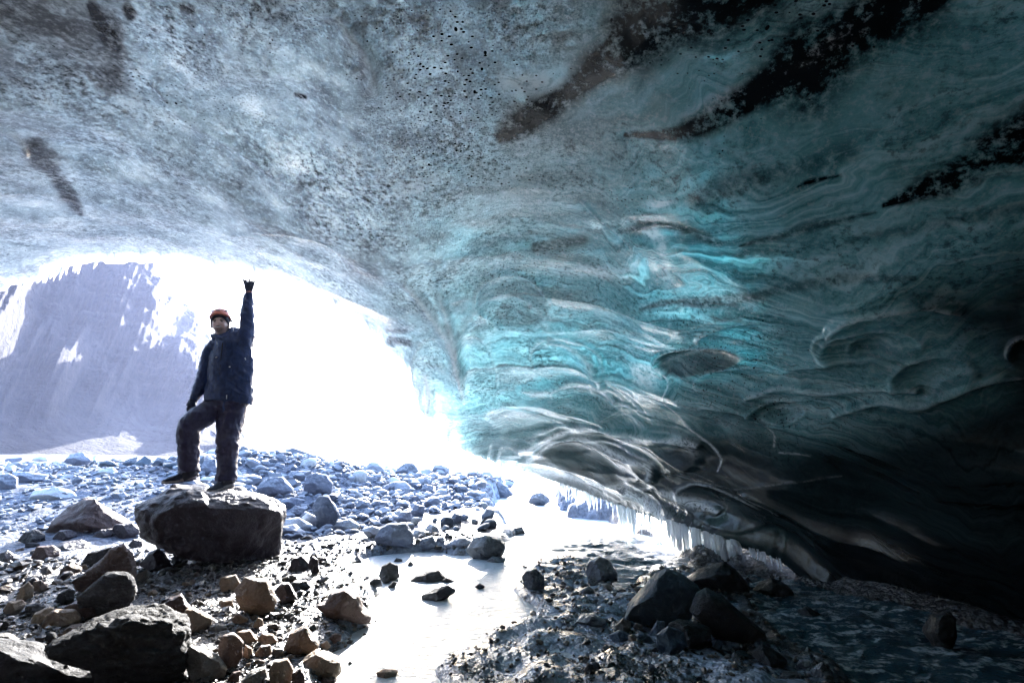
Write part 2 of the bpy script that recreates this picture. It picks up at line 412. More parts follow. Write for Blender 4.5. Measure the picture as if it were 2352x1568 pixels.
# --- unseen outer face of the ice, shaped to set the glow; wedge-thin at the mouth
grounded = 1 - loop_smooth(E, 8)[:, 3]                     # 1 where the ice sits on the bed
bx_, bz_ = base[..., 0], base[..., 2]
rightness = sst(-1.6, 1.8, bx_)
thick = 0.085 + 0.15 * (1 - np.exp(-b * 5.0))[None, :] + 0.10 * sst(.25, .9, b)[None, :] + 0.025 * rightness
thick = thick + 0.17 * sst(1.2, 1.9, bz_) * sst(-0.2, 2.0, bx_) + 0.18 * sst(1.8, 4.2, bx_)       # thicker inward, to the right, to dim the glow
thick = thick * (1 + 0.25 * fbm(base.reshape(-1, 3) * np.array([0.9, 0.9, 1.6]), 3, 141).reshape(NS, NB))
thick = thick * (1 + 0.28 * rightness * fbm(np.c_[along * 0.9 + 0.8 * fbm(flat * 0.8, 2, 161), rad * 2.0 + 1.2 * fbm(flat * 0.7, 2, 162), rad * 0], 4, 151).reshape(NS, NB))
thick = np.maximum(thick, 1.6 * grounded[:, None])
ob = np.unique(np.concatenate([np.arange(0, 80, 8), np.linspace(80, NB - 1, 40).astype(int)]))
os_ = np.arange(0, NS, 4)
Nb = N.copy()
upw = np.array([0, 0, 1.0])
outdir = -Nb * 0.45 + upw * 0.55
OUT = base + outdir * (thick + 0.5 * basal_gloom.reshape(NS, NB) * sst(0.0, 0.05, b)[None, :])[..., None] + N * np.minimum(disp.reshape(NS, NB) * edge_fade.reshape(NS, NB), 0)[..., None] * 1.0
OUT += 0.02 * sst(0, 0.2, b)[None, :, None] * outdir * fbm(base.reshape(-1, 3) * 1.5, 3, 14).reshape(NS, NB, 1)
nin = NS * NB
Vall = np.vstack([X.reshape(-1, 3), OUT[:, ob].reshape(-1, 3)])
fin = grid_faces(NS, NB, True)
# outer skin uses every column so that it can be sewn to the mouth
fo = grid_faces(NS, len(ob), True)[:, ::-1] + nin
ii = np.arange(NS)
def sew(jin, jout, flip):
    a = ii * NB + jin; b2 = np.roll(ii, -1) * NB + jin
    c2 = nin + np.roll(ii, -1) * len(ob) + jout; d2 = nin + ii * len(ob) + jout
    q = np.stack([a, d2, c2, b2], -1)
    return q[:, ::-1] if flip else q
faces = np.vstack([fin, fo, sew(0, 0, False), sew(NB - 1, len(ob) - 1, True)])
cap_i = np.arange(NS) * NB + NB - 1
pad = len(Vall) - nin

def ice_material():
    M = NT("glacier_ice")
    co = M.obj()
    dirt, frost, clear, teal = M.at("dirt"), M.at("frost"), M.at("clear"), M.at("teal")
    along, across = M.at("flow_along"), M.at("flow_across")
    cx = M.n("ShaderNodeCombineXYZ"); M.set(cx, 0, along); M.set(cx, 1, across)
    warp = M.noise(co, 0.85, 4, 0.55, 0.8)
    fl = M.n("ShaderNodeVectorMath", operation='ADD'); M.set(fl, 0, cx.outputs[0])
    wv = M.n("ShaderNodeCombineXYZ"); M.set(wv, 1, M.math('MULTIPLY', warp, 1.5)); M.set(fl, 1, wv.outputs[0])
    flow = fl.outputs[0]
    streak = M.noise(M.mapping(flow, (1.3, 9.0, 1)), 1.0, 6, 0.62, 0.6)
    streak2 = M.noise(M.mapping(flow, (5.0, 34.0, 1)), 1.0, 4, 0.6, 0.3)
    big = M.noise(co, 0.9, 5, 0.6, 0.4)
    mid = M.noise(co, 5.0, 6, 0.68)
    fine = M.noise(co, 26.0, 5, 0.75)
    grain = M.noise(co, 95.0, 3, 0.7)
    grey = M.ramp(mid, [(0.30, (0.38, 0.42, 0.45)), (0.5, (0.60, 0.645, 0.67)), (0.72, (0.85, 0.87, 0.88))])
    blue = M.ramp(streak, [(0.30, (0.060, 0.220, 0.240)), (0.5, (0.215, 0.50, 0.525)), (0.70, (0.54, 0.80, 0.82))])
    c = M.mix(teal, grey, blue)
    c = M.mix(M.math('MULTIPLY', M.math('MULTIPLY', M.rng(streak2, 0.50, 0.68), M.rng(big, 0.4, 0.62, 0.1, 0.75)), teal), c, (0.03, 0.085, 0.10))
    # bubbles and rime grains
    c = M.mix(M.math('MULTIPLY', M.rng(fine, 0.52, 0.64), M.rng(teal, 0, 1, 0.65, 0.25)), c, (0.82, 0.87, 0.89))
    c = M.mix(M.math('MULTIPLY', M.rng(grain, 0.54, 0.66), M.rng(teal, 0, 1, 0.6, 0.15)), c, (0.85, 0.89, 0.91))
    # fine silt, in clouds
    silt = M.math('MULTIPLY', M.rng(fine, 0.50, 0.36), M.rng(M.noise(co, 1.9, 4, 0.6), 0.36, 0.66))
    c = M.mix(M.math('MULTIPLY', silt, 0.75), c, (0.035, 0.055, 0.065))
    c = M.mix(M.math('MULTIPLY', M.rng(grain, 0.46, 0.36), M.math('MULTIPLY', M.rng(teal, 0, 1, 0.7, 0.3), M.rng(big, 0.40, 0.62, 0.15, 1.0))), c, (0.04, 0.065, 0.08))
    # grit specks, two sizes, where the ice is dirty
    dens = M.rng(M.noise(co, 0.8, 4, 0.65), 0.42, 0.66)
    sp = M.math('LESS_THAN', M.voro(M.mapping(co, (1, 1.6, 1.3)), 26.0), M.math('MULTIPLY', dens, 0.21))
    sp2 = M.math('LESS_THAN', M.voro(M.mapping(co, (1.4, 1, 1.2)), 8.0), M.math('MULTIPLY', dens, 0.09))
    # frosted patches, cracks and painted crest highlights
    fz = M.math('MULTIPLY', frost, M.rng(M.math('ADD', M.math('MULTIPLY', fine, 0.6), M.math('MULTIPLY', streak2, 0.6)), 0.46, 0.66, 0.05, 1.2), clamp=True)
    # clear dark ice, near-black also for the gloom low on the right
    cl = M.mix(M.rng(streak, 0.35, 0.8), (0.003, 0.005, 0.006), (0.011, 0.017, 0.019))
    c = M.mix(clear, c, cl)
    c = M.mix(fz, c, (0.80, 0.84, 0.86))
    dz = M.math('MULTIPLY', dirt, M.rng(M.math('ADD', fine, M.math('MULTIPLY', mid, 0.7)), 1.10, 0.74, 0.30, 1.5), clamp=True)
    c = M.mix(dz, c, (0.003, 0.006, 0.008))
    c = M.mix(M.math('MAXIMUM', sp, sp2), c, (0.012, 0.014, 0.016))
    h = M.math('ADD', M.math('MULTIPLY', mid, 0.5), M.math('ADD', M.math('MULTIPLY', fine, 0.25), M.math('MULTIPLY', grain, 0.10)))
    h = M.math('ADD', h, M.math('MULTIPLY', M.math('MULTIPLY', streak2, 0.35), teal))
    h = M.math('MULTIPLY', h, M.rng(M.math('MAXIMUM', teal, clear), 0, 1, 1.0, 0.30, False))
    nb = M.bump(h, 0.55, 0.02)
    rough = M.rng(M.math('SUBTRACT', M.math('ADD', fine, M.math('MULTIPLY', frost, 0.4)), M.math('MULTIPLY', M.math('ADD', clear, teal), 0.22)), 0.2, 0.85, 0.05, 0.48)
    M.bsdf(Base_Color=c, Roughness=rough, Normal=nb, IOR=1.31)
    M.set(M.b, "Subsurface Weight", M.math('MULTIPLY', M.math('SUBTRACT', 1.0, M.math('MAXIMUM', M.math('MAXIMUM', clear, M.math('MULTIPLY', frost, 0.9, clamp=True)), M.math('MULTIPLY', dz, 0.7))), 0.72))
    M.b.inputs["Subsurface Radius"].default_value = (0.94, 0.98, 1.0)
    M.b.inputs["Subsurface Scale"].default_value = 0.35
    return M.m
MAT_ICE = ice_material()
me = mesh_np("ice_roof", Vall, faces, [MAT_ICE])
z_ = np.zeros(pad)
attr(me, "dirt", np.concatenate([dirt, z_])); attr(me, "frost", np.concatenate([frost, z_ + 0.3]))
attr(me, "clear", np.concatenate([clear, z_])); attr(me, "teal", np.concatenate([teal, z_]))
attr(me, "flow_along", np.concatenate([along, z_])); attr(me, "flow_across", np.concatenate([rad, z_]))
ice_roof = link("ice_roof", me, kind='structure')
EDGE_X = X[:, 0].copy(); EDGE_IN = X[:, 6].copy()
EDGE_U, EDGE_V, EDGE_T = chart(EDGE_X)
# ================================================================ ground, river, mountain
def G0_controls():
    c = []
    for x in range(-10, 9, 2):
        for y in (-8, -5, -2, 0, 2, 3.5, 5, 6.5):
            c.append((x, y, -0.90 + (0.03 if x < -1 else 0)))
    for (u, v, y) in [(900, 1098, 12), (760, 1080, 12), (1000, 1098, 14), (1060, 1110, 13), (640, 1037, 11.5), (700, 1052, 11.5), (580, 1042, 11), (500, 1060, 11), (380, 1072, 12), (300, 1074, 13), (200, 1074, 14), (100, 1070, 14), (0, 1070, 14), (-150, 1070, 14),
                      (850, 1140, 9.0), (700, 1125, 8.6), (950, 1180, 8.2), (450, 1105, 8.5), (250, 1105, 9), (60, 1110, 9), (1050, 1160, 9), (300, 1150, 7.2), (80, 1160, 7.0)]:
        c.append(aty(u, v, y))
    for x in (-12, -8, -5, -2, 1, 4, 8): c.append((x, 20, -0.75 if x < -4 else -0.92)); 
    for x in (-25, -15): c.append((x, 20, 0.05)); c.append((x, 30, 0.4)); c.append((x, 12, -0.3)); c.append((x, 5, -0.8)); c.append((x, -5, -0.8))
    for x in (-6, 0, 6, 14): c.append((x, 32, -0.92)); c.append((x, 50, -0.92))
    for x in (10, 14): c += [(x, 2, -0.9), (x, 10, -0.9), (x, 18, -0.9), (x, -6, -0.9)]
    for y in (70, 120): c += [(-60, y, 1.2), (-30, y, 0.0), (0, y, -0.92), (40, y, -0.92)]
    return np.array(c)
_GC = G0_controls()
WATER = [cB(*p) for p in [(1290, 262), (1440, 258), (1560, 262), (1670, 280), (1720, 330), (1740, 400), (1760, 450)]] + [(1302, 1165), (1320, 1188), (1400, 1195), (1450, 1215), (1500, 1232), (1560, 1290), (1700, 1318), (1800, 1330), (2000, 1385), (2200, 1430), (2400, 1470), (2800, 1600), (2800, 1900), (900, 1900), (760, 1700)] + \
    [cB(*p) for p in [(300, 1640), (290, 1580), (330, 1440), (270, 1390), (350, 1320), (430, 1230), (520, 1180), (525, 1130), (470, 1040), (480, 960), (340, 900), (320, 865), (470, 785), (640, 748), (880, 742), (1120, 755), (1380, 700), (1390, 610), (1260, 520), (1230, 430), (1290, 395), (1420, 300), (1330, 285)]]
ISLAND = [cB(*p) for p in [(980, 1640), (985, 1540), (1010, 1480), (1100, 1390), (1250, 1290), (1400, 1245), (1540, 1180), (1590, 1090), (1500, 1010), (1465, 900), (1560, 825), (1750, 795), (1900, 850), (2050, 930), (2110, 1010)]] + [cC(*p) for p in [(180, 880), (330, 740), (560, 720), (640, 690), (800, 690), (900, 800), (900, 930), (990, 1060), (1100, 1180), (1330, 1260), (1420, 1360), (1450, 1500)]] + [(1900, 1800), (1000, 1800)]
WATER_W = np.array([onplane(u, v, WATER_Z)[:2] for u, v in WATER])
ISLAND_W = np.array([onplane(u, v, WATER_Z)[:2] for u, v in ISLAND])
ROOF_XY = E[::8, :2]
def smooth_ground(x, y):
    num = 0; den = 0
    for (cx, cy, cz) in _GC:
        d2 = (x - cx) ** 2 + (y - cy) ** 2
        w = 1.0 / (d2 + 0.35 + 0.004 * y * y) ** 2
        num = num + w * cz; den = den + w
    return num / den
def wet_fields(x, y):
    d, _, ins = polydist(x, y, WATER_W); sw = np.where(ins, d, -d)
    d2, _, ins2 = polydist(x, y, ISLAND_W); si = np.where(ins2, d2, -d2)
    return sw, si
def ground_z(x, y, detail=True):
    x = np.asarray(x, float); y = np.asarray(y, float)
    z = smooth_ground(x, y)
    sw, si = wet_fields(x, y)
    p3 = np.c_[x, y, x * 0]
    jig = 0.16 * fbm(p3 * 2.2, 4, 41) * np.clip(0.4 + np.hypot(x, y) * 0.12, 0, 2)
    bed = sst(-0.12, 0.22, sw + jig)
    bed = bed * sst(0.05, -0.2, si + jig)
    z = z * (1 - bed) + (-1.12) * bed
    isl = sst(-0.1, 0.25, si + jig) * sst(-.1, .2, sw)
    z = z * (1 - isl) + isl * (-0.925)
    # the bank under the ice on the far side of the stream
    right = sst(0.05, 0.6, -sw) * (x > 0.3 + 0.0 * y) * (y < 12) * sst(0.0, 1.0, x - (0.35 - 0.02 * y)) * (si < 0)
    z = z + 0.45 * right
    if detail:
        r = np.hypot(x, y)
        z = z + (1 - bed * 0.4) * (0.035 * fbm(p3 * 1.3, 4, 60) + 0.022 * ridged(p3 * 5.0, 3, 61) + 0.03 * np.clip(r / 15 - 0.3, 0, 1) * ridged(p3 * 1.9, 3, 62)) + isl * 0.05 * fbm(p3 * 6, 3, 66)
        far = sst(40, 400, r)
        z = z + far * 1.1 * fbm(p3 * 0.02, 4, 63)
    return z
def stretch(lo, hi, step, far, n):
    core = np.arange(lo, hi, step)
    g = np.geomspace(step, far, n)
    return np.concatenate([lo - g[::-1].cumsum()[-1] * 0 - np.geomspace(step, far, n)[::-1], core, hi + np.geomspace(step, far, n)])
gx = stretch(-9.0, 6.0, 0.045, 850, 90); gy = stretch(-2.0, 15.0, 0.05, 850, 110)
GX, GY = np.meshgrid(gx, gy, indexing='ij')
gxr, gyr = GX.ravel(), GY.ravel()
GZ = ground_z(gxr, gyr)
sw, si = wet_fields(gxr, gyr)
rr = np.hypot(gxr, gyr)
inside_roof = polydist(gxr, gyr, ROOF_XY)
dry = sst(-0.3, 2.2, np.where(inside_roof[2], -inside_roof[0], inside_roof[0]) + 1.1 * fbm(np.c_[gxr, gyr, gxr * 0] * 0.8, 3, 71) + 0.4 * (gxr < -0.5))
icy = sst(-0.1, 0.4, si) + 0.6 * sst(-0.35, 0.05, sw) * (gxr < 1)

def ground_material():
    M = NT("river_gravel")
    co = M.obj(); dry = M.at("dry"); icy = M.at("icy")
    n1 = M.noise(co, 1.2, 5, 0.6); n2 = M.noise(co, 9.0, 5, 0.65); n3 = M.noise(co, 40.0, 4, 0.7)
    v1 = M.voro(co, 24.0, 'F1'); v2 = M.voro(co, 60.0, 'F1'); vc = M.voro(co, 24.0, 'F1', 1)
    wet = M.ramp(n2, [(0.3, (0.016, 0.015, 0.017)), (0.6, (0.050, 0.047, 0.046)), (0.8, (0.10, 0.092, 0.084))])
    dry_skylit = M.ramp(n2, [(0.28, (0.065, 0.082, 0.118)), (0.5, (0.125, 0.150, 0.205)), (0.75, (0.25, 0.29, 0.365))])  # outdoor gravel, the blue of sky light mixed into its colour
    c = M.mix(dry, wet, dry_skylit)
    sep = M.n("ShaderNodeSeparateColor"); M.set(sep, 0, vc)
    c = M.mix(0.55, c, M.mix(M.rng(sep.outputs[0], 0, 1, 0.3, 1.0, False), (0.0, 0.0, 0.0), M.mix(1.0, c, (1.7, 1.7, 1.7), 'MULTIPLY')))
    iceamt = M.math('MULTIPLY', icy, M.rng(M.math('ADD', n2, M.math('MULTIPLY', n1, 0.6)), 0.66, 0.86), clamp=True)
    c = M.mix(M.math('MULTIPLY', iceamt, 0.85), c, (0.40, 0.50, 0.64))
    h = M.math('ADD', M.math('MULTIPLY', v1, -0.8), M.math('ADD', M.math('MULTIPLY', v2, -0.35), M.math('MULTIPLY', n3, 0.5)))
    M.bsdf(Base_Color=c, Normal=M.bump(h, 0.9, 0.03), Roughness=M.rng(M.math('ADD', dry, M.math('MULTIPLY', n3, 0.4)), 0.2, 1.2, 0.22, 0.85))
    return M.m
MAT_GROUND = ground_material()
me = mesh_np("ground", np.c_[gxr, gyr, GZ], grid_faces(len(gx), len(gy)), [MAT_GROUND])
attr(me, "dry", dry); attr(me, "icy", np.clip(icy, 0, 1))
link("ground", me, kind='structure')

def ground_hit(u, v, zoff=0.0):
    r = ray(u, v)
    t = np.concatenate([np.arange(1.2, 12, 0.02), np.arange(12, 60, 0.1)])
    zz = np.maximum(ground_z(r[0] * t, r[1] * t, False), WATER_Z + 0.0) + zoff
    k = np.nonzero(r[2] * t < zz)[0]
    tk = t[k[0]] if len(k) else 30.0
    return (r[0] * tk, r[1] * tk, r[2] * tk)

# ---------------------------------------------------------------- river
wx = np.concatenate([np.arange(-3.5, 6.5, 0.035)]); wy = np.concatenate([np.arange(0.2, 9, 0.03), np.geomspace(9, 60, 130)])
WX, WY = np.meshgrid(wx, wy, indexing='ij'); a, c = WX.ravel(), WY.ravel()
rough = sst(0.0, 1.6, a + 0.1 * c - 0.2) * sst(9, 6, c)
rip = 0.016 * fbm(np.c_[a * 3.2 + 0.7 * c, c * 4.5, a * 0], 4, 81)
rip += rough * (0.030 * fbm(np.c_[a * 2.2 - c * 1.1, c * 3.6 + a, a * 0], 3, 83) + 0.02 * ridged(np.c_[a * 4 - c * 2.2, c * 7 + 2 * a, a * 0], 3, 84))
def water_material():
    M = NT("glacial_meltwater")
    co = M.obj(); rg = M.at("rapid_unlit")
    n1 = M.noise(M.mapping(co, (1.0, 1.8, 1)), 7.0, 5, 0.6, 0.8); n2 = M.noise(co, 34.0, 4, 0.65)
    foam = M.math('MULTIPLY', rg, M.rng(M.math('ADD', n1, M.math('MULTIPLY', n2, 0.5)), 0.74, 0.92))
    c = M.mix(rg, (0.62, 0.70, 0.76), (0.035, 0.085, 0.110))  # milky melt whitened for the glare; unlit branch darkened in its colour
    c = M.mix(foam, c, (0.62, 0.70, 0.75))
    M.bsdf(Base_Color=c, Roughness=M.rng(rg, 0, 1, 0.22, 0.06), IOR=1.33,
           Normal=M.bump(M.math('ADD', M.math('MULTIPLY', n1, 0.7), M.math('MULTIPLY', n2, 0.35)), 0.9, 0.045))
    return M.m
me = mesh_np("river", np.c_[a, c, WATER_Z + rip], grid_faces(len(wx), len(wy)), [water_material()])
attr(me, "rapid_unlit", rough)
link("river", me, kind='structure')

# ---------------------------------------------------------------- mountain
TOP = [(-400, 760), (-200, 600), (-60, 560), (60, 575), (150, 585), (240, 600), (290, 622), (345, 655), (370, 700), (395, 722), (430, 735), (465, 765), (500, 830), (530, 930), (560, 1000), (610, 1040), (680, 1058), (760, 1066)]
def top_el(az):
    pts = []
    for u, v in TOP:
        r = ray(u, v); pts.append((math.atan2(r[0], r[1]), math.atan2(r[2], math.hypot(r[0], r[1]))))
    pts = np.array(pts)
    return np.interp(az, pts[:, 0], pts[:, 1])
NA, NR = 620, 330
azs = np.linspace(math.radians(-75), math.radians(-18), NA); q = np.linspace(0, 1, NR)
AZ, Q = np.meshgrid(azs, q, indexing='ij'); azr, qr = AZ.ravel(), Q.ravel()
R0 = 95 + 25 * np.sin(azr * 7); R1 = 330.0
# buttresses: the foot of each cliff line comes forward and goes back
lean = azr + 0.10 * (1 - qr)                      # gullies run down towards the right
b1 = ridged(np.c_[lean * 4.2 + 0.3, qr * 0.5, azr * 0], 2, 101); b2 = ridged(np.c_[lean * 11.0, qr * 1.2, azr * 0], 3, 102); b3 = ridged(np.c_[lean * 34.0, qr * 3.0, azr * 0], 4, 103)
env = sst(0.1, 0.42, qr) * sst(1.0, 0.86, qr)
r_ = R0 + (R1 - R0) * (0.72 * qr + 0.28 * qr ** 3) - (50 * b1 + 30 * b2 + 11 * b3) * env
prof = np.interp(qr, [0, 0.15, 0.34, 0.46, 0.58, 0.75, 1.0], [0, 0.07, 0.24, 0.36, 0.56, 0.82, 1.0])
H = np.tan(top_el(azr)) * R1
pm = np.c_[np.sin(azr) * r_, np.cos(azr) * r_, azr * 0]
zz = -1.0 + H * prof
cl = sst(0.3, 0.45, qr)
pz = np.c_[azr * 60, zz * 0.15, qr * 3]
zz += sst(0.1, 0.4, qr) * sst(1.0, 0.85, qr) * 7 * fbm(pm * 0.03, 4, 104) * np.clip(H / 60, 0, 1)
r_ += cl * (4.0 * ridged(np.c_[azr * 40, zz * 0.05, azr * 0], 4, 105) + 6.0 * ridged(np.c_[azr * 10, zz * 0.16 + 1.5 * azr, azr * 0], 4, 106)) + (1 - cl) * 1.5 * fbm(pm * 0.1, 3, 109)
pm = np.c_[np.sin(azr) * r_, np.cos(azr) * r_, zz]
gully = np.clip(sst(0.25, -0.45, b2) * 0.8 + sst(0.1, -0.5, b3) * 0.6, 0, 1)
def mountain_material():
    M = NT("mountain_rock")
    co = M.obj()
    g = M.n("ShaderNodeNewGeometry"); sepn = M.n("ShaderNodeSeparateXYZ"); M.set(sepn, 0, g.outputs["Normal"])
    n1 = M.noise(M.mapping(co, (1, 1, 2.5)), 0.06, 7, 0.65); n2 = M.noise(M.mapping(co, (1, 1, 0.35)), 0.22, 6, 0.7); n3 = M.noise(M.mapping(co, (0.4, 0.4, 2.2)), 0.35, 5, 0.7)
    c = M.ramp(n1, [(0.38, (0.006, 0.007, 0.014)), (0.5, (0.020, 0.021, 0.034)), (0.62, (0.045, 0.045, 0.060))])
    c = M.mix(M.math('MULTIPLY', M.rng(n3, 0.5, 0.7), 0.6), c, (0.018, 0.018, 0.032))
    snow = M.math('MULTIPLY', M.rng(sepn.outputs[2], 0.45, 0.8), M.rng(n2, 0.42, 0.62), clamp=True)
    c = M.mix(M.math('MULTIPLY', snow, 0.0), c, (0.10, 0.105, 0.12))
    c = M.mix(M.math('MULTIPLY', M.at('gully'), M.rng(n2, 0.3, 0.6, 0.35, 1.0)), c, (0.105, 0.105, 0.125))
    M.bsdf(Base_Color=c, Roughness=0.95, Normal=M.bump(M.math('ADD', n2, M.math('MULTIPLY', n3, 0.6)), 1.0, 7.0))
    return M.m
me = mesh_np("mountain", pm, grid_faces(NA, NR), [mountain_material()]); attr(me, "gully", gully)
link("mountain", me, kind='structure')

# ---------------------------------------------------------------- the bright winter air
hb = bmesh.new(); bmesh.ops.create_cube(hb, size=2.0)
hz_top = float(pm[:, 2].max()) + 6.0
for v in hb.verts: v.co = (v.co.x * 900.0, v.co.y * 900.0, (hz_top if v.co.z > 0 else -9.0))
hme = bpy.data.meshes.new("haze"); hb.to_mesh(hme); hb.free()
hm = bpy.data.materials.new("haze_air"); hm.use_nodes = True
ht = hm.node_tree; ht.nodes.remove(ht.nodes["Principled BSDF"])
pv = ht.nodes.new("ShaderNodeVolumePrincipled"); pv.inputs["Color"].default_value = (0.50, 0.60, 1.0, 1)
pv.inputs["Density"].default_value = 0.00055; pv.inputs["Anisotropy"].default_value = 0.35
ht.links.new(pv.outputs[0], ht.nodes["Material Output"].inputs["Volume"])
hme.materials.append(hm)
link("haze", hme, kind='stuff', label="bright pale blue air between the cave and the mountain")
# ================================================================ rocks
def rock_material(name, dark, mid, light, frost=0.0, gloss=(0.45, 0.9), strata=0.0, tone=1.0):
    M = NT(name)
    co = M.n("ShaderNodeTexCoord").outputs["Object"]
    oi = M.n("ShaderNodeObjectInfo").outputs["Random"]
    sh = M.n("ShaderNodeVectorMath", operation='ADD'); M.set(sh, 0, co)
    cx = M.n("ShaderNodeCombineXYZ"); M.set(cx, 0, M.math('MULTIPLY', oi, 37.0)); M.set(cx, 1, M.math('MULTIPLY', oi, 91.0)); M.set(sh, 1, cx.outputs[0])
    p = sh.outputs[0]
    n1 = M.noise(p, 3.0, 6, 0.62, 0.4); n2 = M.noise(p, 14.0, 5, 0.7); n3 = M.noise(p, 70.0, 3, 0.7)
    st = M.noise(M.mapping(p, (1.2, 1.2, 9.0), rot=(0.35, 0.25, 0)), 2.2, 4, 0.6)
    f = M.math('ADD', M.math('MULTIPLY', n1, 0.7), M.math('MULTIPLY', n2, 0.3))
    if strata: f = M.math('ADD', M.math('MULTIPLY', f, 1 - strata), M.math('MULTIPLY', st, strata))
    c = M.ramp(f, [(0.30, dark), (0.5, mid), (0.72, light)])
    c = M.mix(M.rng(n3, 0.55, 0.75, 0, 0.45), c, light)
    c = M.mix(M.rng(n3, 0.45, 0.30, 0, 0.5), c, dark)
    hs = M.n("ShaderNodeHueSaturation"); M.set(hs, "Color", c); M.set(hs, "Value", M.rng(oi, 0, 1, 0.7, 1.35, False)); M.set(hs, "Hue", M.rng(oi, 0, 1, 0.49, 0.51, False))
    c = hs.outputs[0]
    if frost:
        g = M.n("ShaderNodeNewGeometry"); sp = M.n("ShaderNodeSeparateXYZ"); M.set(sp, 0, g.outputs["Normal"])
        fr = M.math('MULTIPLY', M.rng(sp.outputs[2], 0.1, 0.85), M.rng(M.math('ADD', n2, M.math('MULTIPLY', n3, 0.4)), 0.45, 0.85), clamp=True)
        c = M.mix(M.math('MULTIPLY', fr, frost), c, (0.62, 0.68, 0.76))
    h = M.math('ADD', M.math('MULTIPLY', n1, 0.6), M.math('ADD', M.math('MULTIPLY', n2, 0.5), M.math('MULTIPLY', n3, 0.14)))
    if strata: h = M.math('ADD', h, M.math('MULTIPLY', st, 0.5))
    M.bsdf(Base_Color=c, Roughness=M.rng(n2, 0.3, 0.7, *gloss), Normal=M.bump(h, 0.9, 0.06))
    M.b.inputs['Specular IOR Level'].default_value = 0.4 if gloss[0] < 0.34 else 0.15
    return M.m
RM = {
    'wet':   rock_material("wet_basalt", (0.010, 0.007, 0.011), (0.026, 0.018, 0.026), (0.062, 0.047, 0.058), 0, (0.3, 0.65)),
    'red':   rock_material("red_brown_basalt", (0.042, 0.028, 0.027), (0.092, 0.062, 0.056), (0.18, 0.13, 0.115), 0, (0.35, 0.8)),
    'tan':   rock_material("tan_stone", (0.12, 0.088, 0.064), (0.26, 0.195, 0.145), (0.42, 0.34, 0.265), 0, (0.4, 0.85)),
    'slate': rock_material("dark_slate", (0.026, 0.028, 0.033), (0.055, 0.057, 0.062), (0.105, 0.106, 0.11), 0, (0.65, 0.95), 0.6),
    'grey':  rock_material("grey_stone", (0.085, 0.085, 0.086), (0.165, 0.160, 0.155), (0.29, 0.28, 0.265), 0, (0.4, 0.9), 0.2),
    'blue':  rock_material("frosted_skylit_blue_stone", (0.072, 0.090, 0.132), (0.135, 0.160, 0.22), (0.24, 0.275, 0.35), 0.45, (0.55, 0.95), 0.15),  # real rime on top, blue sky light put into the stone colour
    'white': rock_material("rimed_pale_stone", (0.30, 0.33, 0.37), (0.45, 0.48, 0.53), (0.60, 0.64, 0.68), 0.7, (0.6, 0.95)),
    'steel': rock_material("cold_blue_grey_stone", (0.050, 0.075, 0.105), (0.085, 0.122, 0.165), (0.145, 0.19, 0.24), 0, (0.4, 0.8)),
    'black': rock_material("black_stone", (0.006, 0.007, 0.009), (0.012, 0.013, 0.017), (0.035, 0.038, 0.045), 0, (0.3, 0.75)),  # near-black tone all over the stone
    'iced':  rock_material("ice_glazed_stone", (0.03, 0.034, 0.042), (0.07, 0.08, 0.095), (0.22, 0.25, 0.30), 0.35, (0.18, 0.5)),
}
def facet(Vn, rng, n, lo, hi, spare=None):
    """cut the unit-ish body by random planes, keeping a slight round along each edge"""
    for k in range(n):
        d = rng.normal(size=3); d /= np.linalg.norm(d)
        if spare is not None: d[1] = (-abs(d[1]) - 0.7) if rng.random() < spare else abs(d[1]) + 0.7; d /= np.linalg.norm(d)
        s = Vn @ d
        c = rng.uniform(lo, hi) * s.max()
        over = s - c
        Vn = Vn - np.outer(np.where(over > 0, over * 0.97, 0), d)
    return Vn
def poly_radius(poly, th):
    """radius of a star-shaped outline along directions th"""
    dx, dy = np.cos(th), np.sin(th); r = np.zeros(th.shape)
    n = len(poly)
    for i in range(n):
        a, b_ = poly[i], poly[(i + 1) % n]
        e = b_ - a
        den = dx * e[1] - dy * e[0]
        den = np.where(np.abs(den) < 1e-9, 1e-9, den)
        t = (a[0] * e[1] - a[1] * e[0]) / den
        s = (a[0] * dy - a[1] * dx) / den
        hit = (t > 0) & (s >= -1e-6) & (s <= 1 + 1e-6)
        r = np.where(hit, np.maximum(r, t), r)
    return r
ROCK_FOOT = []            # where rocks stand, for scattering the small ones between them
HERO = {}
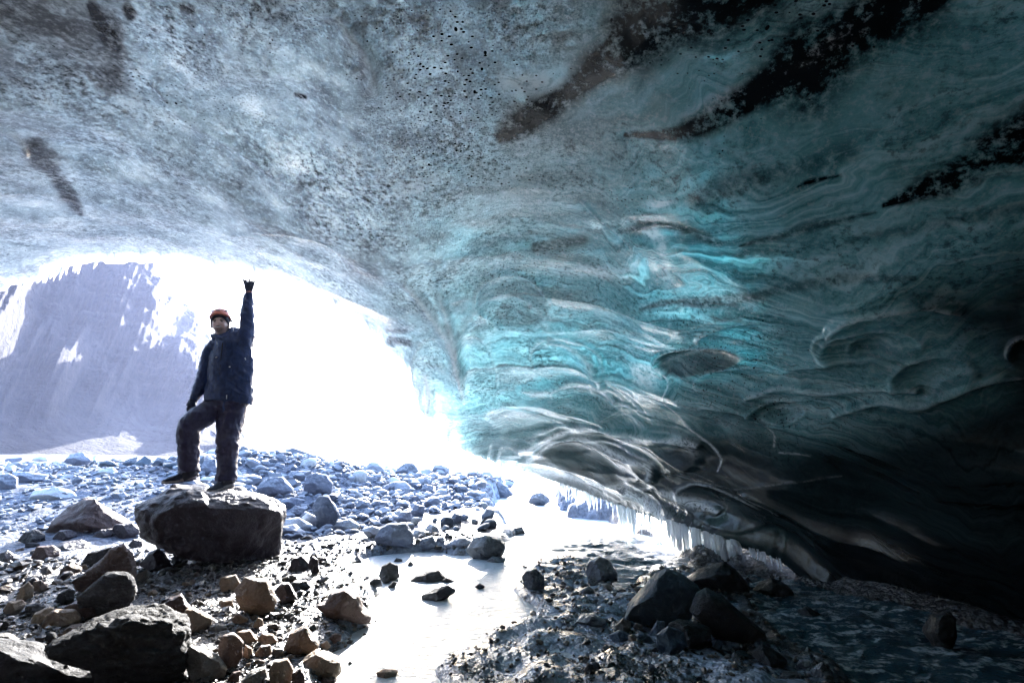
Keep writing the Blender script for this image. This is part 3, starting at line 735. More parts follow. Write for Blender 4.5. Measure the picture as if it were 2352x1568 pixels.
def outline_rock(key, conv, pts, mat, label, depth=0.75, zc=None, dist=None, sub=5, rough=0.065, facets=9, group=None, round_=0.62, sink=0.06, strata=0.0, drop=0.0):
    """a rock whose outline from the survey point is known: it gets its own distance (from its foot on the ground), size and depth"""
    uv = np.array([CONV[conv](*p) for p in pts])
    vmax = uv[:, 1].max(); uc = uv[uv[:, 1] > vmax - 12][:, 0].mean()
    if dist is None:
        gx_, gy_, gz_ = ground_hit(uc, min(vmax, 1800) - 2, zc or 0.0)
    else:
        gx_, gy_, gz_ = aty(uc, vmax, dist)
    hd = math.hypot(gx_, gy_)
    ctr = uv.mean(0)
    rc = ray(ctr[0], ctr[1]); bearing = math.atan2(rc[0], rc[1])
    rgt = np.array([math.cos(bearing), -math.sin(bearing), 0]); awy = np.array([math.sin(bearing), math.cos(bearing), 0]); up = np.array([0, 0, 1.0])
    width_m = (uv[:, 0].max() - uv[:, 0].min()) / F * hd * 0.95
    half = 0.5 * depth * width_m
    plane_d = (gx_ * awy[0] + gy_ * awy[1]) + half * 0.72
    Q = []
    for u, v in uv:
        r = np.array(ray(u, v)); t = plane_d / (r @ awy); Q.append(r * t)
    Q = np.array(Q); C0 = Q.mean(0)
    L = np.c_[(Q - C0) @ rgt, (Q - C0) @ up]
    V0, Fc = ico(sub)
    th = np.arctan2(V0[:, 2], V0[:, 0]); lat = np.arcsin(np.clip(V0[:, 1], -1, 1))
    Rr = poly_radius(L, th)
    # rounded corners of the outline
    c = np.cos(lat) ** round_; s = np.sign(lat) * np.abs(np.sin(lat)) ** 0.85
    body = np.c_[Rr * np.cos(th) * c, half * s, Rr * np.sin(th) * c]
    size = max(np.abs(L).max(), half)
    seed = (hash_name(key) % 9973)
    rng = np.random.default_rng(seed)
    sc = np.array([np.abs(L[:, 0]).max(), half, np.abs(L[:, 1]).max()])
    nb = facet(body / sc, rng, facets, 0.66, 0.93, spare=0.8) * sc
    body = nb
    nrm = V0 * np.array([1, 1, 1])
    w = fbm(body / size * 2.2 + seed, 4, seed) * rough * size + ridged(body / size * 4.0 + seed, 4, seed + 3) * rough * 0.45 * size + (rough * 0.4 * size * fbm(body / size * 13 + seed, 3, seed + 7) if sub >= 5 else 0)
    if strata:
        ly = body @ np.array([0.25, -0.35, 1.0]) / size * 9.0 + 1.5 * fbm(body / size * 1.5, 3, seed)
        w += strata * size * (np.abs((ly % 1.0) - 0.5) - 0.25) * 0.25
    body = body + nrm * w[:, None]
    if drop: body[:, 2] -= np.where(body[:, 2] < 0, drop, 0)
    W = body[:, :1] * rgt + body[:, 1:2] * awy + body[:, 2:] * up
    foot = C0 + np.array([0, 0, W[:, 2].min()])
    me = mesh_np(key, W + C0 - foot, Fc, [RM[mat]])
    o = link(key, me, label=label, category="boulder" if width_m > 0.55 else "stone")
    if group: o["group"] = group
    o.location = foot - np.array([0, 0, sink * size * 0.3])
    ROCK_FOOT.append((C0[0], C0[1], max(0.5 * width_m, half)))
    return o
def hash_name(s):
    h = 5381
    for ch in s: h = (h * 33 + ord(ch)) & 0x7fffffff
    return h

ROCKS = [
 # --- left, inside the cave mouth
 ('boulder','A',[(1000,385),(1100,335),(1180,312),(1290,318),(1330,362),(1500,345),(1640,352),(1750,390),(1810,440),(1800,530),(1775,650),(1750,800),(1640,810),(1500,775),(1300,765),(1150,725),(1000,650),(915,620),(880,500),(885,430)],'wet',"large wet dark boulder that the helmeted man stands on",dict(sub=6,depth=.75,rough=.075,facets=4,round_=.5)),
 ('rock','A',[(290,610),(330,540),(440,450),(540,392),(600,398),(700,470),(800,520),(880,560),(870,610),(700,620),(500,640),(350,640)],'red',"low reddish dark rock humped just left of the man's boulder",dict(sub=5,depth=.8)),
 ('stone','A',[(115,660),(150,610),(220,585),(290,620),(285,670),(180,685)],'black',"smooth black cobble by the left foot of the reddish hump",{}),
 ('stone','A',[(335,650),(370,600),(430,590),(495,605),(490,650),(400,668)],'wet',"glossy wet black stone in front of the reddish hump",{}),
 ('stone','A',[(725,560),(840,548),(895,590),(890,650),(770,658),(720,600)],'wet',"black block wedged between reddish hump and the man's boulder",{}),
 ('stone','A',[(575,645),(640,590),(725,585),(722,630),(640,662)],'wet',"thin shiny black slab beside the wedged black block",{}),
 ('stone','A',[(300,720),(400,672),(520,660),(610,690),(590,720),(430,735)],'wet',"long flat wet slab below the glossy black stones",dict(facets=5)),
 ('stone','A',[(200,770),(230,700),(330,690),(385,720),(380,780),(260,790)],'red',"squat brownish stone left of the long flat wet slab",{}),
 ('stone','A',[(815,690),(850,650),(905,665),(915,705),(850,720)],'wet',"small pointed black stone at the boulder's lower left foot",{}),
 ('stone','A',[(885,810),(950,740),(1010,710),(1060,760),(1100,830),(1020,850),(930,840)],'wet',"wet angular black rock in shadow under the man's boulder",{}),
 ('stone','A',[(985,680),(1040,650),(1110,660),(1145,700),(1110,725),(1010,720)],'black',"dark lump half buried under the boulder's overhang",{}),
 ('stone','A',[(1085,800),(1100,760),(1150,755),(1160,800),(1110,815)],'black',"fist-sized black stone below the boulder's overhang",dict(sub=3)),
 ('stone','A',[(-20,780),(0,740),(50,722),(90,750),(85,785),(20,800)],'wet',"rounded dark stone above the flat grey slab chip on the wet gravel",{}),
 ('rock','A',[(465,920),(560,850),(640,790),(700,715),(785,683),(840,740),(862,800),(865,900),(820,1000),(700,1000),(500,985)],'red',"tall leaning brown wedge rock behind the tilted slab",dict(sub=5,depth=.5,strata=.5)),
 ('stone','A',[(530,790),(560,740),(640,720),(710,700),(715,740),(640,790),(560,830)],'slate',"grey flake leaning on the back of the tall brown wedge",dict(depth=.5)),
 ('rock','A',[(495,1020),(590,940),(680,870),(800,862),(850,900),(872,970),(850,1030),(730,1160),(640,1160),(600,1070),(510,1085)],'slate',"tilted dark slab with a brown broken lower face",dict(sub=5,depth=.5,strata=.6)),
 ('stone','A',[(268,1200),(300,1130),(350,1100),(480,1105),(517,1140),(500,1195),(400,1222),(290,1228)],'tan',"smooth tan bread-shaped stone at the left below the tilted slab",{}),
 ('stone','A',[(188,1195),(215,1130),(300,1085),(345,1090),(300,1150),(262,1215),(200,1215)],'tan',"narrow tan stone tucked behind the bread-shaped stone",{}),
 ('stone','A',[(20,1105),(50,1050),(140,1040),(168,1062),(130,1115),(40,1135)],'tan',"brown stone in the row at the far left of the foreground",{}),
 ('stone','A',[(408,1085),(480,1050),(600,1050),(662,1060),(625,1150),(520,1158)],'red',"brown oval stone under the tilted slab's left corner",{}),
 ('stone','A',[(95,1050),(130,960),(180,920),(215,960),(210,1020),(150,1060)],'tan',"upright tan stone with a sharp lit edge",{}),
 ('stone','A',[(205,990),(215,920),(260,910),(320,960),(310,990),(240,1000)],'tan',"wedge stone leaning on the upright tan stone",{}),
 ('stone','A',[(315,950),(335,915),(390,908),(418,935),(390,960),(330,965)],'grey',"small round grey stone on the gravel above the brown row",dict(sub=3)),
 ('stone','A',[(355,1070),(370,1000),(440,965),(475,980),(470,1050),(420,1080)],'slate',"dark block between the upright tan stone and the slab",{}),
 ('stone','A',[(150,1130),(165,1075),(240,1060),(300,1080),(230,1120),(180,1160)],'slate',"dark flat stone behind the narrow tan stone",{}),
 ('stone','A',[(185,1260),(200,1240),(260,1240),(270,1265),(230,1275)],'grey',"small oval pebble stone below the bread-shaped stone",dict(sub=3)),
 ('stone','A',[(400,1240),(440,1205),(530,1195),(560,1215),(500,1240),(420,1258)],'tan',"flat pale brown stone by the big dark boulder's left shoulder",{}),
 ('rock','A',[(285,1345),(450,1260),(600,1180),(750,1130),(880,1100),(1040,1093),(1120,1150),(1192,1165),(1200,1280),(1197,1400),(1170,1440),(1212,1520),(1215,1640),(700,1640),(600,1450),(420,1410)],'slate',"big dark layered boulder with a black broken front face",dict(sub=6,depth=.55,rough=.05,strata=.5,facets=7,round_=.45)),
 ('rock','A',[(-160,1310),(0,1330),(200,1348),(400,1415),(600,1448),(780,1478),(822,1530),(830,1680),(300,1720),(-160,1720)],'slate',"flat-topped dark slab cut off by the lower left corner",dict(sub=6,depth=.5,rough=.04,strata=.5,facets=6,round_=.45)),
 ('stone','A',[(-60,1250),(60,1255),(130,1300),(172,1350),(0,1365),(-60,1350)],'grey',"rough grey stone behind the flat-topped corner slab",{}),
 ('stone','A',[(1198,1330),(1290,1350),(1400,1410),(1442,1470),(1420,1545),(1230,1570),(1178,1440)],'grey',"pale pitted stone against the layered boulder's right side",dict(sub=5)),
 ('stone','A',[(1138,1160),(1190,1095),(1230,1090),(1352,1150),(1342,1205),(1280,1235),(1190,1235)],'tan',"tan wedge stone behind the layered boulder's right corner",dict(sub=5)),
 ('stone','A',[(1010,1095),(1080,1030),(1155,1000),(1190,1060),(1218,1088),(1150,1135),(1060,1150)],'red',"brown pyramid stone just above the layered boulder",dict(sub=5)),
 ('rock','A',[(1488,975),(1560,900),(1700,905),(1732,960),(1762,1040),(1740,1105),(1640,1135),(1540,1095)],'tan',"brown boulder with pale frosted top midway to the stream",dict(sub=5)),
 ('stone','A',[(1398,930),(1410,895),(1500,878),(1532,930),(1500,972),(1410,985)],'tan',"square tan stone touching the brown frosted-top boulder",{}),
 ('stone','A',[(1748,985),(1800,930),(1840,930),(1872,980),(1900,1045),(1800,1058)],'wet',"dark wet stone right of the brown frosted-top boulder",{}),
 ('stone','A',[(1395,1070),(1420,1045),(1480,1038),(1485,1080),(1440,1110)],'tan',"small tan stone under the square tan stone",dict(sub=3)),
 ('stone','A',[(1388,1325),(1420,1260),(1490,1248),(1552,1310),(1540,1400),(1480,1485),(1400,1445)],'red',"upright brown stone with lit right edge",dict(sub=5)),
 ('stone','A',[(1545,1400),(1560,1320),(1600,1345),(1622,1400),(1590,1425)],'tan',"sliver of pale stone right of the upright brown stone",{}),
 ('stone','A',[(1470,1160),(1510,1120),(1580,1160),(1570,1195),(1500,1200)],'tan',"small pale stone below the brown frosted-top boulder",dict(sub=3)),
 ('stone','A',[(1500,1245),(1590,1228),(1642,1290),(1610,1335),(1540,1295)],'tan',"brown stone above the pair of small tan lumps",{}),
 ('stone','A',[(1640,1290),(1670,1250),(1740,1260),(1770,1300),(1720,1330),(1660,1325)],'tan',"pale angular lump next to the big tan egg-topped rock",{}),
 ('stone','A',[(1620,1385),(1660,1330),(1720,1325),(1732,1370),(1690,1422),(1640,1418)],'tan',"cube-like tan lump left of the big tan egg-topped rock",{}),
 ('stone','A',[(1720,1410),(1740,1345),(1800,1350),(1810,1390),(1770,1425)],'grey',"grey lump jammed against the big tan egg-topped rock",{}),
 ('stone','A',[(1608,1210),(1640,1150),(1670,1160),(1680,1200),(1640,1215)],'tan',"little tan tooth-shaped stone",dict(sub=3)),
 ('stone','A',[(1310,1225),(1380,1190),(1450,1200),(1440,1230),(1360,1245)],'grey',"flat grey stone right of the tan wedge stone",dict(sub=3)),
 ('rock','A',[(1808,1355),(1840,1260),(1950,1198),(1970,1240),(2032,1310),(2022,1365),(1930,1405),(1820,1395)],'tan',"big tan egg-topped rock beside the white stream edge",dict(sub=5)),
 ('rock','A',[(1950,1410),(2010,1368),(2162,1410),(2172,1480),(2100,1555),(1960,1545),(1860,1465)],'tan',"flat pale brown slab at the white water's edge",dict(sub=5)),
 ('stone','A',[(1712,1485),(1750,1425),(1830,1413),(1867,1470),(1852,1560),(1780,1600),(1720,1570)],'tan',"smooth egg-shaped tan stone at the bottom of the photo",{}),
 ('stone','A',[(1858,1505),(1910,1475),(1942,1530),(1930,1620),(1860,1620)],'red',"brown upright stone right of the egg-shaped tan stone",{}),
 ('stone','A',[(1500,1620),(1530,1555),(1600,1490),(1690,1470),(1712,1530),(1690,1620)],'grey',"rough grey stone left of the egg-shaped tan stone",{}),
 ('stone','A',[(1440,1560),(1480,1500),(1530,1490),(1520,1560),(1460,1600)],'red',"thin brown shard by the rough grey stone",{}),
 ('stone','A',[(2038,1325),(2080,1295),(2108,1330),(2062,1375)],'tan',"small brown stone at the stream edge above the pale slab",dict(sub=3)),
 ('stone','A',[(2068,1295),(2130,1250),(2174,1260),(2168,1305),(2110,1325)],'red',"ribbed brown stone at the stream edge under the red-brown boulder",{}),
 ('stone','A',[(1985,1590),(2060,1545),(2130,1540),(2180,1580),(2160,1620),(2000,1620)],'red',"dark brown stone on the bottom edge below the pale slab",{}),
 ('rock','B',[(165,1075),(220,1060),(250,1000),(340,966),(430,1000),(460,1080),(517,1130),(512,1160),(400,1182),(230,1192),(215,1115)],'red',"smooth red-brown boulder standing at the white stream's left bank",dict(sub=5)),
 ('stone','A',[(1838,840),(1870,770),(1920,755),(1970,800),(1975,865),(1900,855)],'wet',"black wet block right of the man's boulder",{}),
 ('stone','A',[(1958,810),(1990,760),(2022,780),(2032,850),(2010,895),(1980,865)],'wet',"black upright stone behind the black wet block",{}),
 ('stone','A',[(1838,950),(1870,920),(1950,915),(1980,950),(1940,985),(1870,980)],'black',"rounded black stone below the black wet block",{}),
 # --- outside, beyond the man
 ('rock','A',[(-40,240),(60,233),(115,260),(112,320),(60,358),(-40,360)],'blue',"blue-grey boulder cut by the left edge beyond the cave mouth",{}),
 ('rock','A',[(178,403),(220,340),(350,318),(470,345),(517,380),(470,408),(300,410)],'white',"low white frosted boulder on the gravel left of the man",{}),
 ('rock','A',[(70,222),(150,222),(310,240),(292,292),(150,308),(110,272)],'blue',"long flat bluish slab behind the white frosted boulder",{}),
 ('rock','A',[(408,155),(450,110),(530,98),(592,150),(560,178),(430,174)],'blue',"large rounded boulder at the foot of the mountain slope",dict(dist=11.5)),
 ('rock','A',[(842,182),(920,122),(966,140),(972,190),(860,197)],'steel',"dark teal-sided boulder left of the man's shins",dict(dist=11)),
 ('rock','A',[(628,190),(640,155),(720,158),(762,187)],'steel',"low dark boulder between rounded and teal-sided boulders",dict(dist=11)),
 ('rock','A',[(602,248),(640,205),(720,193),(767,240),(700,250)],'white',"pale tent-shaped boulder in the field left of the man",{}),
 ('rock','A',[(758,190),(800,150),(880,123),(872,178)],'blue',"pale slanted boulder behind the teal-sided one",dict(dist=11.6)),
 ('rock','A',[(433,232),(500,198),(542,190),(522,222)],'steel',"small dark sloping slab below the rounded boulder",{}),
 ('stone','A',[(688,402),(720,360),(790,353),(822,380),(800,414)],'blue',"small blue stone between white boulder and man's boulder",{}),
 ('rock','A',[(330,200),(370,170),(430,165),(435,205)],'blue',"bluish block left of the small dark sloping slab",{}),
 ('rock','A',[(200,150),(230,128),(300,125),(312,155),(250,160)],'white',"pale flat boulder in the distance at far left",dict(dist=13)),
 ('rock','A',[(970,180),(1000,130),(1060,140),(1070,185)],'blue',"dim boulder just behind the man's left-hand shin",dict(dist=10.5)),
 ('rock','A',[(1255,292),(1290,258),(1380,252),(1390,302)],'white',"pale smooth block seen between the man's shoes",{}),
 ('rock','A',[(1260,240),(1300,150),(1370,140),(1395,240),(1330,262)],'blue',"bluish rock seen between the man's shins",{}),
 ('rock','A',[(1628,352),(1660,290),(1720,258),(1800,253),(1862,320),(1872,370),(1780,398),(1700,372)],'blue',"dark-fronted blue boulder just above the man's boulder on its right",dict(sub=5)),
 ('rock','A',[(1938,332),(1950,250),(2010,228),(2080,243),(2122,300),(2112,372),(2060,392),(1960,378)],'blue',"big square blue-grey boulder in the pile right of the man",dict(sub=5)),
 ('rock','A',[(2008,595),(2015,520),(1983,450),(2030,378),(2090,378),(2132,430),(2167,500),(2120,565),(2080,605)],'blue',"tall two-toned boulder under the big square one",dict(sub=5)),
 ('rock','A',[(1783,402),(1860,383),(1940,400),(1932,447),(1820,464)],'blue',"purplish flat block right of the dark-fronted blue boulder",{}),
 ('rock','A',[(1815,492),(1880,435),(1947,455),(1930,502),(1840,520)],'blue',"blue wedge under the purplish flat block",{}),
 ('rock','A',[(1918,512),(1960,483),(2022,510),(2012,585),(1960,565)],'white',"pale chunk beside the tall two-toned boulder",{}),
 ('rock','A',[(1815,525),(1900,513),(1990,560),(2008,615),(1900,605),(1820,565)],'white',"pale sloping slab right of the man's boulder",{}),
 ('rock','A',[(1500,275),(1510,200),(1560,258),(1575,285)],'white',"pale fin of rock right of the man's right shoe",{}),
 ('rock','A',[(1828,252),(1850,218),(1950,218),(1942,292),(1850,295)],'blue',"pale block behind the big square boulder",{}),
 ('rock','A',[(1510,110),(1540,60),(1580,70),(1590,115)],'blue',"blue block on the crest of the rubble mound",dict(dist=10.8)),
 ('rock','A',[(1735,210),(1760,165),(1810,175),(1815,215)],'blue',"pale stone on the right flank of the rubble mound",{}),
 ('rock','B',[(250,590),(290,540),(380,520),(440,560),(420,600),(310,605)],'white',"white slab right of the tall two-toned boulder",{}),
 ('rock','B',[(450,590),(520,565),(590,590),(560,650),(490,640)],'white',"pale leaning plate left of the dark blue boulder",{}),
 # --- the rubble and the stream in the middle
 ('rock','B',[(538,645),(570,580),(620,553),(730,543),(782,620),(777,705),(720,730),(600,710),(545,685)],'blue',"large dark blue boulder on the stream's left bank",dict(sub=5)),
 ('rock','B',[(783,705),(830,650),(900,628),(932,680),(912,725),(800,735)],'blue',"angular blue boulder right of the large dark blue one",{}),
 ('rock','B',[(1118,725),(1160,640),(1240,618),(1340,650),(1367,700),(1340,765),(1240,800),(1170,785)],'iced',"rounded ice-streaked boulder in the stream's bend",dict(sub=5)),
 ('rock','B',[(983,692),(1040,650),(1100,638),(1152,660),(1140,714),(1010,720)],'blue',"wedge boulder left of the ice-streaked one",{}),
 ('stone','B',[(920,685),(930,640),(970,640),(990,690)],'blue',"narrow dark stone between two bank boulders",{}),
 ('stone','B',[(1228,805),(1280,760),(1372,770),(1340,810)],'iced',"flat wet slab at the foot of the ice-streaked boulder",{}),
 ('rock','B',[(648,262),(680,200),(720,166),(782,166),(817,220),(827,258),(760,268)],'blue',"flat-topped pyramid boulder on the skyline",dict(sub=5)),
 ('rock','B',[(1263,375),(1280,320),(1315,278),(1372,310),(1422,370),(1330,398)],'blue',"grey pyramid rock where the far stream glares",{}),
 ('rock','B',[(1508,422),(1530,365),(1590,348),(1642,385),(1652,412),(1590,444)],'iced',"round dark rock alone in the far glaring stream",{}),
 ('rock','B',[(663,535),(700,478),(762,473),(772,540),(720,564)],'blue',"blue-grey block in the rubble above the dark blue boulder",{}),
 ('rock','B',[(760,480),(790,430),(850,440),(845,500),(800,520)],'blue',"pale blue block behind the blue-grey one",{}),
 ('rock','B',[(820,350),(850,300),(900,310),(905,350),(860,365)],'blue',"small dark cube in the middle of the rubble",{}),
 ('rock','B',[(420,460),(440,410),(480,415),(485,465)],'blue',"upright stone in the rubble left of centre",{}),
 ('rock','B',[(1010,520),(1040,485),(1090,500),(1085,550),(1040,560)],'blue',"blue lump near the stream's left shore",{}),
 ('rock','B',[(770,620),(790,590),(850,600),(862,640),(800,650)],'white',"pale stone right behind the large dark blue boulder",{}),
 ('rock','B',[(850,590),(880,550),(930,570),(960,630),(900,625)],'white',"white rounded block above the bank boulders",{}),
 ('rock','B',[(460,240),(480,210),(515,215),(525,250)],'blue',"block on the skyline left of the pyramid boulder",{}),
 ('stone','B',[(558,885),(580,820),(630,798),(682,820),(692,890),(640,920),(580,915)],'slate',"ribbed upright dark stone in shallow white water",{}),
 ('stone','B',[(738,930),(800,880),(870,853),(940,848),(987,890),(952,930),(830,936)],'slate',"low pyramid stone in the white water",{}),
 ('stone','B',[(488,935),(530,900),(570,905),(582,948),(510,960)],'slate',"small dark stone left of the ribbed upright one",{}),
 ('stone','B',[(570,900),(610,878),(637,920),(590,938)],'slate',"dark chip in front of the ribbed upright stone",dict(sub=3)),
 ('stone','B',[(600,975),(650,920),(680,930),(650,975)],'slate',"leaning dark shard in the white water",dict(sub=3)),
 ('stone','B',[(953,924),(990,893),(1047,920),(1040,938)],'slate',"flat dark sliver right of the low pyramid stone",dict(sub=3)),
 ('stone','B',[(825,1010),(920,968),(1000,948),(1052,975),(1000,1015),(930,1058),(850,1058)],'slate',"half-drowned layered slab in the white water",{}),
 ('stone','B',[(1168,955),(1200,933),(1237,950),(1210,974)],'slate',"lone small dark stone in the open white water",dict(sub=3)),
 ('stone','B',[(740,820),(755,790),(780,805),(775,830)],'slate',"tiny dark stone above the low pyramid stone",dict(sub=3)),
 ('stone','B',[(650,800),(670,770),(710,780),(705,805)],'slate',"tiny dark stone above the ribbed upright one",dict(sub=3)),
 ('stone','B',[(1325,1215),(1340,1195),(1365,1205),(1360,1225)],'slate',"tiny dark stone at the white water's right side",dict(sub=3)),
 ('stone','B',[(360,1445),(375,1425),(392,1440),(380,1460)],'slate',"tiny dark stone in the white water by the pale slab",dict(sub=3)),
 ('stone','B',[(455,1265),(465,1245),(482,1258),(475,1270)],'slate',"tiny dark stone near the red-brown boulder",dict(sub=3)),
 ('stone','B',[(545,1500),(590,1485),(682,1490),(650,1535),(620,1552),(560,1550)],'tan',"brown stone on the bottom edge of the white water",{}),
 ('stone','B',[(1468,895),(1500,850),(1560,838),(1612,890),(1612,965),(1560,982),(1500,965)],'iced',"iced grey stone at the head of the icy gravel bar",{}),
 ('stone','B',[(1868,855),(1900,790),(1960,763),(2032,790),(2077,860),(2072,915),(1990,938),(1900,905)],'iced',"frost-speckled rounded stone left of the dark water",dict(sub=5)),
 ('stone','B',[(1385,625),(1420,575),(1470,568),(1492,612)],'iced',"stone blurred by glare above the ice-streaked boulder",{}),
 # --- right, in the dark
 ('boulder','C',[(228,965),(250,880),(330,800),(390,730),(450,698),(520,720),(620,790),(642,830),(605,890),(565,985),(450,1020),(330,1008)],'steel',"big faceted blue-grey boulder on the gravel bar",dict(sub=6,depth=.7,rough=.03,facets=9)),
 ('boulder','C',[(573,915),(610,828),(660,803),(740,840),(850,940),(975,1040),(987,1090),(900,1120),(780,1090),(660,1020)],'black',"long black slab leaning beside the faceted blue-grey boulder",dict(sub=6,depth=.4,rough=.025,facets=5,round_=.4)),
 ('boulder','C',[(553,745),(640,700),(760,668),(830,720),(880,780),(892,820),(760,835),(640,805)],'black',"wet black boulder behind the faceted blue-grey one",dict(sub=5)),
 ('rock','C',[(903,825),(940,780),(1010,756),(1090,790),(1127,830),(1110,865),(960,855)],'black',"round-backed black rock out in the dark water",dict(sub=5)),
 ('stone','C',[(398,1145),(400,1050),(460,1008),(540,1040),(562,1100),(500,1158),(430,1158)],'steel',"blue-grey block in front of the faceted boulder",dict(sub=5)),
 ('stone','C',[(458,1000),(500,978),(570,983),(682,1020),(692,1125),(580,1138),(540,1040)],'black',"dark rounded stone under the long black slab",{}),
 ('stone','C',[(358,1055),(400,978),(442,983),(442,1020),(390,1065)],'steel',"small upright blue stone below the faceted boulder",{}),
 ('stone','C',[(263,1085),(300,1043),(360,1060),(382,1090),(330,1116),(280,1110)],'steel',"smooth cobble left of the blue-grey block",{}),
 ('stone','C',[(143,1055),(200,1028),(252,1050),(250,1085),(170,1090)],'steel',"flat cobble at the left of the cobble cluster",{}),
 ('stone','C',[(178,1005),(220,963),(262,985),(260,1035),(200,1045)],'grey',"round grey cobble at the faceted boulder's left foot",{}),
 ('stone','C',[(270,1010),(290,990),(325,1000),(330,1035),(290,1040)],'grey',"egg-sized grey cobble next to the round grey cobble",dict(sub=3)),
 ('rock','C',[(-40,990),(0,948),(60,943),(132,980),(100,1008),(0,1005)],'iced',"low icy dark slab on the gravel bar's left side",{}),
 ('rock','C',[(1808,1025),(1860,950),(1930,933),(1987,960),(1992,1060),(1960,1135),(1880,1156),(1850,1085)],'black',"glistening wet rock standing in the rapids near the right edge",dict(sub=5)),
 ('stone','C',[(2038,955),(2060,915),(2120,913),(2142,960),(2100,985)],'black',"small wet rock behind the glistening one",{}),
 ('stone','C',[(8,1245),(30,1205),(65,1218),(72,1260),(30,1275)],'slate',"perfectly round dark pebble stone on the ice at the bottom",{}),
 ('stone','C',[(1215,1240),(1280,1200),(1332,1250),(1352,1310),(1240,1300)],'iced',"shiny wet stone on the right bar's water edge",{}),
 ('stone','C',[(1130,1230),(1160,1185),(1210,1190),(1220,1240)],'iced',"glinting stone left of the shiny wet one",{}),
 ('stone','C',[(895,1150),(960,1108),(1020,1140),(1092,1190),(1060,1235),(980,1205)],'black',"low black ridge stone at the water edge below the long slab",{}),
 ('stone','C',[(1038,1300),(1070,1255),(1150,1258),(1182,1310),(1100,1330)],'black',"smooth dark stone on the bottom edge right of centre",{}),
 ('stone','C',[(698,1115),(720,1078),(752,1090),(740,1134)],'steel',"little blue stone under the long black slab's foot",dict(sub=3)),
 ('stone','C',[(420,1175),(440,1145),(470,1150),(470,1185)],'steel',"pebble-sized stone below the blue-grey block",dict(sub=3)),
 ('rock','C',[(-20,1340),(10,1300),(100,1258),(180,1248),(222,1290),(245,1340)],'iced',"pale iced slab on the bottom edge of the gravel bar",{}),
 ('stone','C',[(473,1225),(520,1178),(582,1200),(560,1235)],'black',"dark pointed stone on the icy gravel bar",{}),
 ('stone','C',[(1143,925),(1190,906),(1262,950),(1333,985),(1290,994),(1200,955)],'black',"long drowned black stone breaking the dark water",{}),
 ('stone','C',[(858,938),(890,918),(962,945),(950,968),(880,964)],'iced',"wet glinting stone just above the long slab in the water",{}),
]
MAN_BOULDER = None
for (nm, cv, pts, mat, lab, kw) in ROCKS:
    kw = dict(kw)
    o = outline_rock(nm, cv, pts, mat, lab, **kw)
    if MAN_BOULDER is None: MAN_BOULDER = o

# ---------------------------------------------------------------- small rocks that fill the field
rngS = np.random.default_rng(12)
PROTO = []
for k in range(16):
    V0, Fc = ico(4)
    rg = np.random.default_rng(900 + k)
    ang_ = k % 4 != 3
    Vb = facet(V0.copy(), rg, 11 if ang_ else 6, 0.36 if ang_ else 0.7, 0.78 if ang_ else .88)
    Vb *= np.array([1, rg.uniform(.65, .95), rg.uniform(.45, .8)])
    Vb = Vb + V0 * (0.05 * fbm(V0 * 1.8 + k * 9, 4, k) + 0.025 * ridged(V0 * 5 + k, 3, k))[:, None]
    PROTO.append((Vb, Fc))
_pm = {}
def proto_mesh(k, mat):
    if (k, mat) not in _pm:
        _pm[(k, mat)] = mesh_np("loose_rock", PROTO[k][0] * 0.5, PROTO[k][1], [RM[mat]])
    return _pm[(k, mat)]
feet = list(ROCK_FOOT)
def clear_of(x, y, s):
    for (a, b_, r) in feet:
        if (a - x) ** 2 + (b_ - y) ** 2 < (r * 0.9 + s * 0.5) ** 2: return False
    return True
EDGE_POLY_W = E[::6, :2]
def scatter(n, region, sizes, mats, label, group, name="rock", cat="stone", place=None):
    poly = np.array([CONV[region[0]](*p) for p in region[1]])
    got = 0; tries = 0
    while got < n and tries < n * 60:
        tries += 1
        u = rngS.uniform(poly[:, 0].min(), poly[:, 0].max()); v = rngS.uniform(poly[:, 1].min(), poly[:, 1].max())
        if not polydist(np.array([u]), np.array([v]), poly)[2][0]: continue
        x, y, z = ground_hit(u, v)
        if y > 40: continue
        px = sizes[0] * (sizes[1] / sizes[0]) ** (rngS.random() ** 1.7)
        s = px / F * math.hypot(x, y)
        if not clear_of(x, y, s): continue
        zz_ = float(ground_z(np.array([x]), np.array([y]))[0])
        k = rngS.integers(len(PROTO)); mt = mats[rngS.integers(len(mats))]
        o = bpy.data.objects.new(name, proto_mesh(k, mt))
        o.location = (x, y, max(zz_, WATER_Z - 0.05) + s * 0.14)
        o.scale = (s, s * rngS.uniform(.8, 1.1), s * rngS.uniform(.8, 1.15))
        o.rotation_euler = (rngS.normal() * 0.35, rngS.normal() * 0.35, rngS.uniform(0, 6.28))
        COL.objects.link(o)
        o["category"] = cat; o["group"] = group
        shape = "rounded" if k % 4 == 3 else ("flat" if np.ptp(PROTO[k][0][:, 2]) < 0.85 else "angular")
        LOOSE_OBJ.append((o, u, v, s, mt, shape, math.hypot(x, y)))
        feet.append((x, y, s * 0.5)); got += 1
LOOSE_OBJ = []
